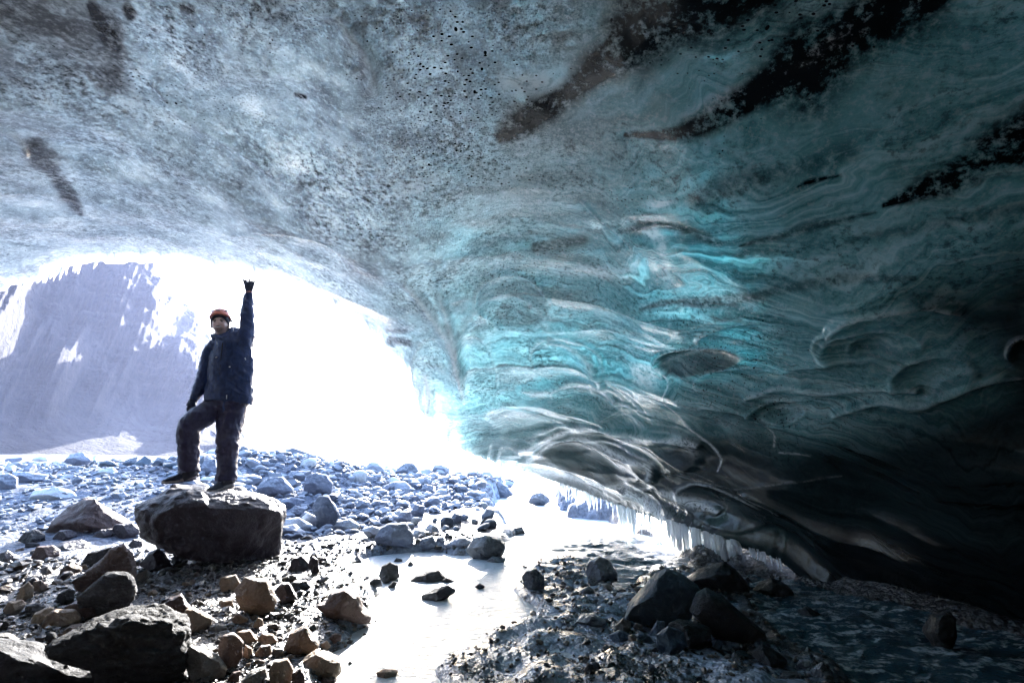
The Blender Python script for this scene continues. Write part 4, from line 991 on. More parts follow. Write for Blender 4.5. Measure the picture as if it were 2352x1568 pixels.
LOOSE = [
 (16, ('U', [(800, 1285), (1230, 1230), (1240, 1330), (1060, 1480), (880, 1480), (850, 1350)]), (8, 24), ['slate', 'slate', 'iced'], "", "small stones in the white water"),
 (14, ('U', [(1640, 1350), (2000, 1400), (2300, 1480), (2250, 1540), (1800, 1500)]), (10, 34), ['black', 'iced', 'black'], "", "stones in the dark rapids"),
 (34, ('B', [(0, 190), (600, 190), (900, 250), (640, 420), (300, 500), (280, 330), (0, 330)]), (16, 40), ['blue', 'blue', 'white'], "frosted blue-grey rock in the upper rubble right of the man", "upper rubble rocks right of the man"),
 (38, ('B', [(640, 420), (900, 250), (1100, 300), (1250, 430), (1260, 540), (1370, 640), (1120, 640), (800, 600), (560, 560)]), (16, 42), ['blue', 'blue', 'white'], "frosted blue-grey rock in the rubble between pyramid boulder and stream", "rubble rocks on the stream's left bank"),
 (22, ('A', [(1500, 90), (1800, 130), (2000, 200), (1900, 230), (1640, 260), (1520, 200)]), (12, 26), ['blue', 'blue', 'white'], "small frosted rock heaped on the mound behind the man", "rocks on the rubble mound"),
 (30, ('A', [(0, 160), (1000, 150), (1250, 240), (1000, 330), (700, 340), (520, 330), (300, 310), (0, 230)]), (12, 40), ['blue', 'white', 'blue', 'steel'], "frosted rock on the gravel flat between mountain slope and man's boulder", "rocks on the gravel flat left of the man"),
 (22, ('A', [(0, 680), (500, 680), (560, 820), (440, 1000), (0, 1040)]), (12, 34), ['wet', 'slate', 'wet', 'tan'], "small dark wet stone on the black gravel at left", "small wet stones at left"),
 (30, ('A', [(880, 830), (1400, 850), (1480, 1100), (1350, 1180), (1200, 1060), (1000, 1020), (880, 1000)]), (10, 26), ['tan', 'wet', 'slate', 'grey'], "small stone on the gravel between slab and brown boulder", "small stones amid the foreground gravel"),
 (26, ('A', [(1230, 1240), (1800, 1180), (1800, 1420), (1700, 1460), (1450, 1560), (1380, 1400)]), (12, 34), ['tan', 'tan', 'grey', 'red'], "small brown stone packed between the tan rocks at the stream side", "small brown stones between the tan rocks"),
 (20, ('A', [(1800, 680), (2100, 700), (2172, 900), (2000, 1200), (1900, 1150), (1780, 900)]), (12, 34), ['wet', 'slate', 'wet', 'red'], "small wet dark stone right of the man's boulder", "small wet stones right of the man's boulder"),
 (12, ('A', [(0, 1150), (260, 1230), (480, 1240), (330, 1330), (200, 1330), (0, 1240)]), (14, 34), ['tan', 'grey', 'slate'], "small stone on the bank above the dark corner slab", "small stones above the corner slab"),
 (24, ('C', [(0, 1010), (250, 1090), (600, 1150), (900, 1160), (1000, 1260), (900, 1330), (0, 1330)]), (12, 30), ['iced', 'steel', 'black'], "small dark stone frozen into the icy gravel bar", "small stones on the icy gravel bar"),
 (10, ('B', [(1450, 830), (1850, 870), (2050, 1000), (1700, 1050), (1500, 990)]), (14, 36), ['iced', 'slate'], "wet stone at the upper end of the icy bar", "wet stones at the upper end of the icy bar"),
]
for L in LOOSE: scatter(*L)
# each loose rock is told by its look and by the larger rock it lies next to
import re
TONE = {'blue': 'blue-grey', 'white': 'pale rimed', 'steel': 'dark blue-grey', 'wet': 'wet black', 'slate': 'dark slate', 'tan': 'tan', 'grey': 'grey', 'red': 'brown', 'iced': 'ice-glazed', 'black': 'black'}
HEROES = []
for (nm, cv, pts, mat, lab, kw), (fx, fy, fr_) in zip(ROCKS, ROCK_FOOT):
    uv = np.array([CONV[cv](*p) for p in pts])
    short = re.split(r" (?:on|in|at|by|beside|below|above|behind|right|left|wedged|under|that|cut|just|humped|out|with|out|seen|near|next|between|beyond|against|where|midway|tucked|leaning|half|jammed|touching|standing|breaking|frozen|alone|blurred|like|of|from|to|through|in) ", lab)[0]
    if np.ptp(uv[:, 0]) > 22 and len(short.split()) <= 5: HEROES.append((uv[:, 0].mean(), uv[:, 1].mean(), math.hypot(fx, fy), short))
shorts = [h[3] for h in HEROES]
HEROES = [h for h in HEROES if shorts.count(h[3]) == 1]
fams = {}
for (o, u, v, s, mt, shape, dist_) in LOOSE_OBJ:
    k = min(HEROES, key=lambda h: math.hypot(h[0] - u, 1.6 * (h[1] - v)))
    du, dv = u - k[0], 1.6 * (v - k[1])
    rel = ("right of" if du > 0 else "left of") if abs(du) > abs(dv) else ("behind" if dist_ > k[2] else "in front of")
    size = "fist-sized" if s < 0.13 else "small" if s < 0.26 else "knee-high" if s < 0.5 else "large"
    fams.setdefault((f"{size} {TONE[mt]} {shape}", f"{rel} the {k[3]}"), []).append((math.hypot(du, dv), o))
for (look, where), lst in fams.items():
    noun = {"stone": "stone", "rock": "rock"}[lst[0][1]["category"]]
    lst.sort(key=lambda q: q[0])
    for i, (_, o) in enumerate(lst):
        o["label"] = f"{look} {noun} {where}" + ("" if len(lst) == 1 else ", nearest to it" if i == 0 else f", {['second', 'third', 'fourth', 'fifth', 'sixth', 'seventh', 'eighth'][min(i, 7) - 1]} nearest")

# ---------------------------------------------------------------- gravel: what nobody could count
def gravel(name, mat, n, r_lo, r_hi, az_lo, az_hi, size_k, test, seed, label, lift=0.2, sub=1):
    rg = np.random.default_rng(seed)
    az = rg.uniform(az_lo, az_hi, n); r = np.exp(rg.uniform(math.log(r_lo), math.log(r_hi), n))
    x, y = np.sin(az) * r, np.cos(az) * r
    keep = test(x, y); x, y, r = x[keep], y[keep], r[keep]
    z = ground_z(x, y); s = r * size_k * np.exp(rg.normal(size=len(r)) * 0.45)
    V0, Fc = ico(sub)
    m = len(x)
    shapes = [facet(V0.copy(), np.random.default_rng(seed + q), 10, 0.45, 0.85) * (1 + 0.15 * vnoise(V0 * 1.7 + q * 5, q))[:, None] * np.array([1, .85, .6]) for q in range(8)]
    pick = rg.integers(8, size=m)
    SV = np.stack(shapes)[pick]
    a_ = rg.uniform(0, 6.28, m); ca, sa = np.cos(a_), np.sin(a_); tl = rg.normal(size=m) * 0.35; ct, st_ = np.cos(tl), np.sin(tl)
    xx, yy, zz_ = SV[..., 0], SV[..., 1], SV[..., 2]
    y2, z2 = yy * ct[:, None] - zz_ * st_[:, None], yy * st_[:, None] + zz_ * ct[:, None]
    W = np.stack([xx * ca[:, None] - y2 * sa[:, None], xx * sa[:, None] + y2 * ca[:, None], z2], -1) * s[:, None, None]
    W += np.stack([x, y, z + s * lift], -1)[:, None, :]
    Fa = (Fc[None] + (np.arange(m) * len(V0))[:, None, None]).reshape(-1, 3)
    me = mesh_np(name, W.reshape(-1, 3), Fa, [mat], smooth=False)
    attr(me, "tone", np.repeat(rg.random(m), len(V0)))
    link(name, me, kind='stuff', label=label)
def gravel_material(name, stops, gloss, frost=0.0):
    M = NT(name); t = M.at("tone"); n = M.noise(M.obj(), 60.0, 4, 0.7)
    c = M.ramp(t, stops); c = M.mix(M.rng(n, 0.35, 0.7, 0.5, 0.0), c, (stops[0][1]))
    if frost:
        g = M.n("ShaderNodeNewGeometry"); sp = M.n("ShaderNodeSeparateXYZ"); M.set(sp, 0, g.outputs["Normal"])
        c = M.mix(M.math('MULTIPLY', M.rng(sp.outputs[2], 0.2, 0.9), frost), c, (0.55, 0.61, 0.70))
    return M.bsdf(Base_Color=c, Roughness=M.rng(n, 0.3, 0.7, *gloss), Normal=M.bump(n, 0.4, 0.01))
G_WET = gravel_material("wet_pebbles", [(0.0, (0.018, 0.017, 0.019)), (0.5, (0.055, 0.050, 0.046)), (0.8, (0.13, 0.105, 0.084)), (1.0, (0.22, 0.20, 0.18))], (0.2, 0.65))
G_DRY = gravel_material("frosted_skylit_pebbles", [(0.0, (0.06, 0.075, 0.11)), (0.5, (0.125, 0.150, 0.205)), (1.0, (0.27, 0.31, 0.38))], (0.5, 0.95), 0.35)  # rimed pebbles whose blue stands in for light from the sky
def land(x, y):
    sw, si = wet_fields(x, y); return (sw < 0.02)
def inside(x, y): 
    q = polydist(x, y, ROOF_XY); return np.where(q[2], -q[0], q[0]) < 0.8
def bar(x, y):
    sw, si = wet_fields(x, y); return si > -0.05
gravel("wet_gravel", G_WET, 9000, 1.6, 6.5, -1.0, 0.0, 0.0042, lambda x, y: land(x, y) & inside(x, y), 1, "wet dark pebbles covering the cave floor at left")
gravel("frosted_skylit_gravel", G_DRY, 12000, 4.8, 30, -0.95, 0.12, 0.0042, lambda x, y: land(x, y) & ~inside(x, y) & (x < 0.03 * y + 0.5), 2, "frosted gravel tinted by blue sky light outside the cave mouth")
gravel("rubble", G_DRY, 3200, 6.0, 22, -0.6, 0.10, 0.0085, lambda x, y: land(x, y) & ~inside(x, y) & (x < 0.03 * y + 0.3), 3, "broken frosted rubble between the larger boulders", sub=2)
gravel("bar_gravel", G_WET, 2600, 2.0, 6.0, -0.25, 0.75, 0.0046, lambda x, y: bar(x, y), 4, "wet dark gravel poking through ice on the bar")
# ================================================================ the man on the boulder
YM = 5.1
PXM = 0.405 * 5.16 / F
def J(x, y, d=0.0): return np.array(aty(*cM(x, y), YM + d))
def tube(pts, seg=20, sub=5, caps=True):
    """closed tapered tube through (x, y, depth, half width px, half depth px)"""
    pl = smooth_poly(pts, sub)
    C = np.array([J(p[0], p[1], p[2]) for p in pl])
    T_ = np.gradient(C, axis=0); T_ /= np.linalg.norm(T_, axis=1)[:, None]
    ref = np.array([0, 1.0, 0])
    S = np.cross(T_, ref); S /= np.linalg.norm(S, axis=1)[:, None]
    D = np.cross(S, T_)
    th = np.linspace(0, 2 * PI, seg, endpoint=False)
    R = C[:, None] + S[:, None] * (np.cos(th) * 1)[None, :, None] * (pl[:, 3] * PXM)[:, None, None] + D[:, None] * (np.sin(th))[None, :, None] * (pl[:, 4] * PXM)[:, None, None]
    return loft(R)
def loft(R):
    n, m = R.shape[:2]
    V = R.reshape(-1, 3)
    Fq = grid_faces(n, m, False) if False else None
    i = np.arange(n - 1)[:, None]; j = np.arange(m)[None]
    a = i * m + j; b_ = i * m + (j + 1) % m
    Fq = np.stack([a, b_, b_ + m, a + m], -1).reshape(-1, 4)
    V = np.vstack([V, R[0].mean(0), R[-1].mean(0)])
    k = np.arange(m)
    c0 = np.stack([np.full(m, n * m), (k + 1) % m, k], -1); c1 = np.stack([np.full(m, n * m + 1), (n - 1) * m + k, (n - 1) * m + (k + 1) % m], -1)
    return V, [Fq, np.vstack([c0, c1])]
def ellipsoid(c, r, rot=None, sub=3):
    V, Fc = ico(sub); V = V * np.array(r)
    if rot is not None: V = V @ rot.T
    return V + np.array(c), [Fc]
def join(parts):
    Vs, F3, F4, o = [], [], [], 0
    for V, Fl in parts:
        for f_ in Fl: (F4 if f_.shape[1] == 4 else F3).append(f_ + o)
        Vs.append(V); o += len(V)
    return np.vstack(Vs), [np.vstack(x) for x in (F4, F3) if x]
def fused(name, parts, mat, voxel=0.011, smooth=4, wrinkle=None):
    V, Fl = join(parts)
    tmp = bpy.data.objects.new("tmp", mesh_np("tmp", V, Fl)); COL.objects.link(tmp)
    m = tmp.modifiers.new("r", 'REMESH'); m.mode = 'VOXEL'; m.voxel_size = voxel
    m2 = tmp.modifiers.new("s", 'SMOOTH'); m2.iterations = smooth; m2.factor = 0.5
    dg = bpy.context.evaluated_depsgraph_get(); dg.update()
    me = bpy.data.meshes.new_from_object(tmp.evaluated_get(dg)); me.name = name
    bpy.data.objects.remove(tmp)
    n = len(me.vertices); co = np.empty(n * 3, np.float32); me.vertices.foreach_get("co", co); co = co.reshape(-1, 3)
    if wrinkle is not None:
        nr = np.empty(n * 3, np.float32); me.vertices.foreach_get("normal", nr); nr = nr.reshape(-1, 3)
        co = co + nr * wrinkle(co.astype(float))[:, None]
        me.vertices.foreach_set("co", co.astype(np.float32).ravel())
    me.polygons.foreach_set("use_smooth", np.ones(len(me.polygons), bool))
    me.materials.clear(); me.materials.append(mat); me.update()
    return me
def cloth(name, col, rough=0.55, sheen=0.0, scale=1.0):
    M = NT(name); co = M.obj()
    n = M.noise(M.mapping(co, (1, 1, 0.6)), 28.0 * scale, 5, 0.6, 0.6); n2 = M.noise(co, 400.0, 2, 0.5)
    c = M.mix(M.rng(n, 0.3, 0.75), tuple(0.7 * k for k in col), tuple(1.4 * k for k in col))
    return M.bsdf(Base_Color=c, Roughness=rough, Normal=M.bump(M.math('ADD', n, M.math('MULTIPLY', n2, 0.08)), 0.5, 0.012), Specular_IOR_Level=0.25)
C_JACKET = cloth("navy_shell_jacket", (0.011, 0.026, 0.090), 0.5)
C_TROUSER = cloth("dark_indigo_trousers", (0.024, 0.022, 0.060), 0.45)
C_GLOVE = cloth("dark_glove_fabric", (0.016, 0.022, 0.045), 0.7)
C_SHOE = cloth("navy_shoe_mesh", (0.014, 0.020, 0.040), 0.6)
C_SOLE = cloth("pale_shoe_sole", (0.42, 0.38, 0.36), 0.6)
C_OUT = cloth("black_rubber", (0.012, 0.012, 0.014), 0.6)
C_BAND = cloth("dark_headband", (0.016, 0.018, 0.034), 0.8)
C_HAIR = cloth("dark_brown_hair", (0.012, 0.009, 0.008), 0.6)
def plain(name, col, rough, **kw):
    M = NT(name); n = M.noise(M.obj(), 60.0, 4, 0.6)
    c = M.mix(M.rng(n, 0.3, 0.7), tuple(0.9 * k for k in col), tuple(min(1.1 * k, 1) for k in col))
    M.bsdf(Base_Color=c, Roughness=rough, **kw); return M.m
C_HELMET = plain("orange_red_helmet_shell", (0.90, 0.27, 0.17), 0.3)
C_DARKP = plain("dark_grey_plastic", (0.05, 0.05, 0.07), 0.4)
C_GREYP = plain("worn_grey_print", (0.55, 0.26, 0.23), 0.4)
C_METAL = plain("pale_reflective_tape", (0.7, 0.72, 0.75), 0.3)
C_WHITE = plain("tooth_white", (0.75, 0.72, 0.68), 0.3)
C_EYE = plain("eye_dark", (0.035, 0.022, 0.018), 0.15)
C_LIP = plain("lip", (0.34, 0.13, 0.11), 0.45)
def skin_material():
    M = NT("skin"); beard = M.at("beard"); co = M.obj(); n = M.noise(co, 90.0, 4, 0.6)
    c = M.mix(M.rng(n, 0.3, 0.7), (0.70, 0.44, 0.35), (0.80, 0.54, 0.44))
    c = M.mix(M.math('MULTIPLY', beard, M.rng(n, 0.25, 0.65, 0.45, 0.8)), c, (0.085, 0.05, 0.042))
    M.bsdf(Base_Color=c, Roughness=0.45); M.b.inputs["Subsurface Weight"].default_value = 0.0
    return M.m
C_SKIN = skin_material()

# --- head frame
HC = J(589, 437, -0.02)
yaw, roll, pit = math.radians(17), math.radians(-7), math.radians(-4)
cz, sz = math.cos(yaw), math.sin(yaw)
Rz = np.array([[cz, -sz, 0], [sz, cz, 0], [0, 0, 1]])          # turns the face (which looks to -y) towards +x
cr, sr = math.cos(roll), math.sin(roll)
Ry = np.array([[cr, 0, sr], [0, 1, 0], [-sr, 0, cr]])
cp_, sp_ = math.cos(pit), math.sin(pit)
Rx = np.array([[1, 0, 0], [0, cp_, -sp_], [0, sp_, cp_]])
RH = Ry @ Rz @ Rx
def H(p): return np.asarray(p) @ RH.T + HC
V0, Fc = ico(6)
hv = V0 * np.array([0.077, 0.099, 0.125])
x_, y_, z_h = hv[:, 0].copy(), hv[:, 1].copy(), hv[:, 2].copy()
jaw = sst(-0.01, -0.125, z_h)
x_ *= 1 - 0.30 * jaw
y_ = np.where(y_ < 0, y_ * (1 - 0.10 * jaw), y_ * (1 - 0.35 * jaw))
fr = sst(0.0, -0.05, y_)
def gz(cx, cz_, sx, sz_): return np.exp(-((x_ - cx) / sx) ** 2 - ((z_h - cz_) / sz_) ** 2) * fr
y_ = y_ + (-0.020 * gz(0, -0.028, 0.013, 0.018) - 0.012 * gz(0, -0.005, 0.009, 0.022) + 0.010 * gz(0.031, 0.006, 0.018, 0.012) + 0.010 * gz(-0.031, 0.006, 0.018, 0.012)
     - 0.006 * gz(0, 0.028, 0.05, 0.010) - 0.007 * gz(0, -0.066, 0.026, 0.014) - 0.013 * gz(0, -0.108, 0.024, 0.016) - 0.006 * gz(0.045, -0.03, 0.02, 0.02) - 0.006 * gz(-0.045, -0.03, 0.02, 0.02)
     + 0.004 * gz(0, -0.085, 0.022, 0.006) + 0.003 * gz(0.013, -0.045, .006, .004) - 0.004 * gz(.012, -.036, .006, .007) - 0.004 * gz(-.012, -.036, .006, .007))
hv = np.c_[x_, y_, z_h]
beard_h = fr * np.clip(sst(-0.05, -0.085, z_h) * sst(0.085, 0.06, np.abs(x_)) + 0.8 * np.exp(-((z_h + 0.052) / 0.006) ** 2) * sst(0.032, 0.022, np.abs(x_)), 0, 1) + (1 - fr) * sst(-0.03, -0.07, z_h) * 0.6
head = (H(hv), [Fc])
neck_c = (HC + RH @ np.array([0, 0.02, -0.10]))
parts_body = [head]
for sgn in (-1, 1):
    parts_body.append(ellipsoid(H([sgn * 0.079, 0.012, -0.008]), (0.010, 0.020, 0.032), RH))
parts_body += [tube([(594, 470, 0.0, 34, 34), (603, 500, 0.01, 36, 36), (625, 545, 0.01, 60, 44), (640, 600, 0, 95, 55), (642, 700, 0, 95, 58), (630, 820, 0, 92, 58), (615, 900, 0, 90, 58)]),
    tube([(705, 560, 0.0, 34, 34), (738, 500, 0, 32, 32), (745, 400, 0, 28, 28), (750, 320, 0, 24, 24), (751, 262, 0, 17, 16), (752, 240, 0, 17, 14)]),
    tube([(560, 580, 0.0, 32, 32), (520, 650, 0, 30, 30), (497, 735, 0, 26, 26), (462, 810, 0, 20, 20), (440, 862, 0, 16, 14)]),
    tube([(570, 890, 0, 52, 50), (470, 960, -.1, 46, 46), (412, 1018, -.15, 38, 40), (412, 1170, -.04, 34, 34), (415, 1290, 0, 24, 26)]),
    tube([(655, 890, 0, 54, 50), (640, 990, 0, 50, 48), (632, 1080, -.02, 40, 40), (628, 1180, 0, 36, 36), (622, 1325, 0, 25, 28)])]
me = fused("person", parts_body, C_SKIN, voxel=0.0055, smooth=2)
cov = np.empty(len(me.vertices) * 3, np.float32); me.vertices.foreach_get("co", cov); cov = cov.reshape(-1, 3)
loc = (cov - HC) @ RH
bx = sst(-0.05, -0.08, loc[:, 2]) * sst(-0.02, -0.06, loc[:, 1]) + 0.9 * np.exp(-((loc[:, 2] + 0.053) / 0.006) ** 2) * sst(0.034, 0.024, np.abs(loc[:, 0])) * (loc[:, 1] < -0.06) + sst(0.055, 0.07, np.abs(loc[:, 0])) * sst(0.01, -0.03, loc[:, 2]) * 0.7
attr(me, "beard", np.clip(bx, 0, 1) * (loc[:, 2] > -0.16))
person = link("person", me, label="smiling man in helmet and dark jacket on a boulder, one hand raised to the ice", category="person")
def part(name, me, parent=None, **kw): return link(name, me, parent or person, **kw)
# --- face
for sgn in (-1, 1):
    v, f_ = ellipsoid(H([sgn * 0.031, -0.0815, 0.004]), (0.0145, 0.0085, 0.0078), RH)
    e = part("eye", mesh_np("eye", v, f_, [C_EYE]))
    arc = np.array([[sgn * (0.031 + k * 0.0065), -0.093 + 0.0018 * k * k + 0.001 * abs(k), 0.0215 + 0.0022 * k - 0.0010 * k * k] for k in np.linspace(-2.2, 2.4, 9) ])
    vs = [ellipsoid(H(a), (0.007, 0.005, 0.0042), RH, 2) for a in arc]
    V_, F_ = join(vs); part("eyebrow", mesh_np("eyebrow", V_, F_, [C_HAIR]))
vs = [ellipsoid(H([k * 0.0064, -0.0990 + 0.0011 * k * k, -0.068 + 0.0009 * k * k]), (0.006, 0.006, 0.0062 - 0.0006 * abs(k)), RH, 2) for k in range(-4, 5)]
V_, F_ = join(vs); part("smile", mesh_np("smile", V_, F_, [C_WHITE]))
for dz, th_ in ((0.0075, 0.0026), (-0.0080, 0.0036)):
    vs = [ellipsoid(H([k * 0.0052, -0.0985 + 0.0011 * k * k, -0.069 + dz * (1 - (abs(k) / 5.6) ** 2) + 0.0008 * k * k]), (0.005, 0.0045, th_), RH, 2) for k in range(-5, 6)]
    V_, F_ = join(vs); part("lip", mesh_np("lip", V_, F_, [C_LIP]))
# hair under the band at the brow
vs = [ellipsoid(H([k * 0.008 - 0.022, -0.088 + 0.00035 * k * k, 0.050 - 0.002 * abs(k - 1)]), (0.008, 0.010, 0.011), RH, 2) for k in range(-4, 4)]
vs += [ellipsoid(H([sg * 0.076, -0.02 + 0.012 * k, 0.030 - 0.012 * k]), (0.008, 0.012, 0.022), RH, 2) for sg in (-1, 1) for k in range(3)]
part("hair", fused("hair", vs, C_HAIR, 0.004, 1))
# headband: a sleeve round the skull, lower over the ears
th = np.linspace(0, 2 * PI, 48, endpoint=False)
rows = []
for q_ in np.linspace(0, 1, 9):
    side = np.abs(np.cos(th)) ** 3
    zlo = 0.052 - 0.058 * side - 0.045 * sst(-.2, .9, np.sin(th)); zhi = 0.098
    zz_ = zlo + (zhi - zlo) * q_
    bulge = 0.010 + 0.006 * math.sin(q_ * PI)
    k = np.sqrt(np.clip(1 - (zz_ / 0.135) ** 2, 0.1, 1))
    rows.append(np.c_[np.cos(th) * (0.077 * k + bulge), np.sin(th) * (0.099 * k + bulge), zz_])
V_, F_ = loft(H(np.array(rows)))
part("headband", mesh_np("headband", V_, F_, [C_BAND]))
# helmet shell with a small brim
rows = []
for q_ in np.linspace(0, 1, 22):
    a_ = q_ * PI / 2 * 0.97
    rr_ = math.cos(a_) ** 0.7
    zz_ = 0.074 + 0.098 * math.sin(a_) + (-0.012 * np.sin(th) * 1.0) * (1 - q_)
    flare = 0.003 * max(0, 1 - q_ * 6)
    rows.append(np.c_[np.cos(th) * (0.101 * rr_ + flare), np.sin(th) * (0.122 * rr_ + flare) + 0.004, zz_ + np.zeros(48)])
V_, F_ = loft(H(np.array(rows)))
helmet = part("helmet", mesh_np("helmet", V_, F_, [C_HELMET]))
rows = [np.c_[np.cos(th) * (0.104 + e), np.sin(th) * (0.125 + e) + 0.004, 0.0725 - 0.012 * np.sin(th) + dz] for e, dz in ((0, 0.004), (0.004, 0.0), (0.001, -0.006), (-0.008, -0.004))]
V_, F_ = loft(H(np.array(rows))); part("rim", mesh_np("rim", V_, F_, [C_HELMET]), helmet)
for (ax, el_, w_, h_) in ((0.9, 0.62, 0.014, 0.011), (-0.9, 0.62, 0.014, 0.011)):
    p_ = np.array([math.sin(ax) * 0.101 * math.cos(el_) * 1.06, -math.cos(ax) * 0.122 * math.cos(el_) * 1.06, 0.078 + 0.09 * math.sin(el_) * 1.02])
    v, f_ = ellipsoid(H(p_), (w_, 0.012, h_), RH); part("vent", mesh_np("vent", v, f_, [C_DARKP]), helmet)
v, f_ = ellipsoid(H([0.0, -0.108, 0.120]), (0.024, 0.010, 0.016), RH); part("sticker", mesh_np("sticker", v, f_, [C_GREYP]), helmet)
def wire(pts, r, seg=6):
    C = np.asarray(pts, float); T_ = np.gradient(C, axis=0); T_ /= np.linalg.norm(T_, axis=1)[:, None] + 1e-9
    ref = np.array([0.3, 0.2, 0.93]); S = np.cross(T_, ref); S /= np.linalg.norm(S, axis=1)[:, None] + 1e-9; D = np.cross(S, T_)
    a_ = np.linspace(0, 2 * PI, seg, endpoint=False)
    rad_ = np.broadcast_to(np.asarray(r, float), (len(C),))
    return loft(C[:, None] + (S[:, None] * np.cos(a_)[None, :, None] + D[:, None] * np.sin(a_)[None, :, None]) * rad_[:, None, None])
for sg in (-1, 1):
    pts = [H([sg * 0.092, 0.0, 0.07]), H([sg * 0.090, 0.0, 0.02]), H([sg * 0.083, -0.005, -0.05]), H([sg * 0.055, -0.03, -0.115]), H([0, -0.05, -0.135])]
    V_, F_ = wire(smooth_poly(pts, 5), 0.0045); part("chin_strap", mesh_np("chin_strap", V_, F_, [C_DARKP]), helmet)
v, f_ = ellipsoid(H([0.104, 0.02, 0.045]), (0.012, 0.018, 0.012), RH); part("strap_clip", mesh_np("strap_clip", v, f_, [C_DARKP]), helmet)
# --- jacket
def wr_j(p):
    a_ = fbm(p * np.array([9, 9, 5.0]), 3, 201); b_ = ridged(np.c_[p[:, 0] * 7 + p[:, 2] * 9, p[:, 1] * 7, p[:, 2] * 6], 3, 202)
    return 0.012 * a_ + 0.013 * (b_ - 0.3)
jk = [tube([(607, 508, 0.02, 62, 50), (620, 535, 0.02, 105, 62), (640, 575, 0.0, 124, 70), (650, 640, 0, 124, 80), (648, 720, 0, 124, 80), (642, 800, 0, 128, 82), (638, 868, 0, 136, 88), (637, 878, 0, 130, 84)], 28),
      tube([(690, 580, 0.0, 62, 60), (728, 530, 0.0, 56, 56), (742, 470, 0, 43, 46), (745, 400, 0, 38, 42), (749, 330, 0, 33, 36), (751, 278, 0, 29, 30), (752, 264, 0, 27, 28)]),
      tube([(575, 565, 0.0, 58, 58), (540, 595, 0.0, 46, 50), (517, 660, -.01, 41, 44), (497, 735, -.03, 37, 40), (468, 805, -.05, 31, 34), (446, 850, -.06, 25, 27), (440, 862, -.06, 23, 24)]),
      tube([(560, 500, 0.08, 20, 26), (600, 492, 0.11, 24, 34), (650, 480, 0.10, 26, 34), (690, 482, 0.06, 22, 28), (705, 505, 0.03, 16, 20)]),
      tube([(625, 880, 0.0, 128, 84), (690, 878, 0.03, 78, 70), (740, 882, 0.06, 36, 50)])]
jacket = part("jacket", fused("jacket", jk, C_JACKET, 0.009, 3, wr_j))
col = [tube([(560, 528, -.06, 12, 10), (545, 508, -.06, 10, 8), (533, 494, -.06, 5, 5)], 12), tube([(536, 495, -.06, 5, 5), (560, 502, -.08, 12, 8), (590, 518, -.10, 13, 9), (605, 530, -.11, 10, 8)], 12), tube([(608, 532, -.11, 12, 9), (640, 500, -.08, 15, 10), (652, 470, -.02, 14, 11), (655, 455, .02, 8, 8)], 12)]
part("collar", fused("collar", col, C_JACKET, 0.006, 2), jacket)
def torso_front(x, y): return J(x, y, -0.163 + 0.10 * ((x - 645) / 125.0) ** 2)
V_, F_ = wire([torso_front(x, y) for x, y in [(603, 540), (596, 600), (590, 680), (580, 760), (568, 830), (562, 868)]], 0.006); part("zipper", mesh_np("zipper", V_, F_, [C_OUT]), jacket)
for pts in ([(632, 838), (631, 860)], [(527, 855), (532, 868)], [(645, 680), (652, 678)], [(570, 626), (577, 624)], [(577, 538), (578, 552)], [(735, 628), (739, 640)]):
    V_, F_ = wire([torso_front(*p) - np.array([0, 0.02, 0]) for p in pts], 0.0042); part("zip_pull", mesh_np("zip_pull", V_, F_, [C_METAL]), jacket)
for pts in ([(560, 760), (600, 790), (650, 800)], [(690, 770), (735, 810)]):
    V_, F_ = wire([torso_front(*p) - np.array([0, 0.008, 0]) for p in pts], 0.0045); part("pocket_flap", mesh_np("pocket_flap", V_, F_, [C_JACKET]), jacket)
# --- trousers
def wr_t(p):
    s_ = p[:, 2] * 22 + p[:, 0] * 9
    return 0.013 * fbm(np.c_[p[:, 0] * 7, p[:, 1] * 7, s_ * 0.6 + 2 * fbm(p * 6, 2, 219)], 3, 211) + 0.010 * (ridged(np.c_[p[:, 0] * 6 + p[:, 2] * 4, p[:, 1] * 6, p[:, 2] * 13], 3, 212) - 0.3) * sst(0.75, 0.2, p[:, 2])
tr = [tube([(625, 850, 0, 112, 74), (618, 900, 0, 116, 78), (612, 930, 0, 100, 72)], 24),
      tube([(575, 900, 0, 66, 66), (520, 935, -.05, 64, 66), (455, 975, -.12, 60, 64), (412, 1020, -.16, 53, 58), (408, 1080, -.13, 52, 54), (410, 1160, -.07, 50, 50), (412, 1230, -.02, 49, 50), (414, 1272, 0, 51, 54), (415, 1284, 0, 50, 52)], 24),
      tube([(662, 900, 0.0, 76, 72), (650, 960, 0, 74, 70), (638, 1040, -.03, 62, 62), (632, 1100, -.03, 56, 56), (628, 1180, 0, 53, 52), (624, 1260, 0, 51, 52), (622, 1310, 0, 53, 55), (621, 1324, 0, 51, 53)], 24)]
part("trousers", fused("trousers", tr, C_TROUSER, 0.009, 3, wr_t))
# --- gloves with five fingers
def finger(pts, r0, r1):
    pl = smooth_poly([J(*p) for p in pts], 4)
    return wire(pl, np.linspace(r0, r1, len(pl)), 8)
g1 = [tube([(751, 262, 0, 19, 17), (752, 245, 0, 21, 16), (753, 225, 0, 28, 17), (754, 208, .005, 31, 17), (755, 200, .01, 27, 15)], 16),
      finger([(731, 212, 0), (724, 195, -.01), (719, 182, -.005), (713, 177, .01)], .0125, .008), finger([(740, 205, .01), (736, 188, .0), (735, 176, .01), (736, 168, .03)], .0115, .008),
      finger([(754, 202, .01), (754, 186, .0), (755, 174, .015), (756, 166, .035)], .0118, .008), finger([(766, 205, .01), (771, 190, .0), (772, 178, .01), (773, 169, .03)], .0112, .008),
      finger([(776, 214, .0), (782, 198, -.01), (786, 186, -.005), (790, 178, .01)], .0105, .0075)]
part("glove", fused("glove", g1, C_GLOVE, 0.0042, 2))
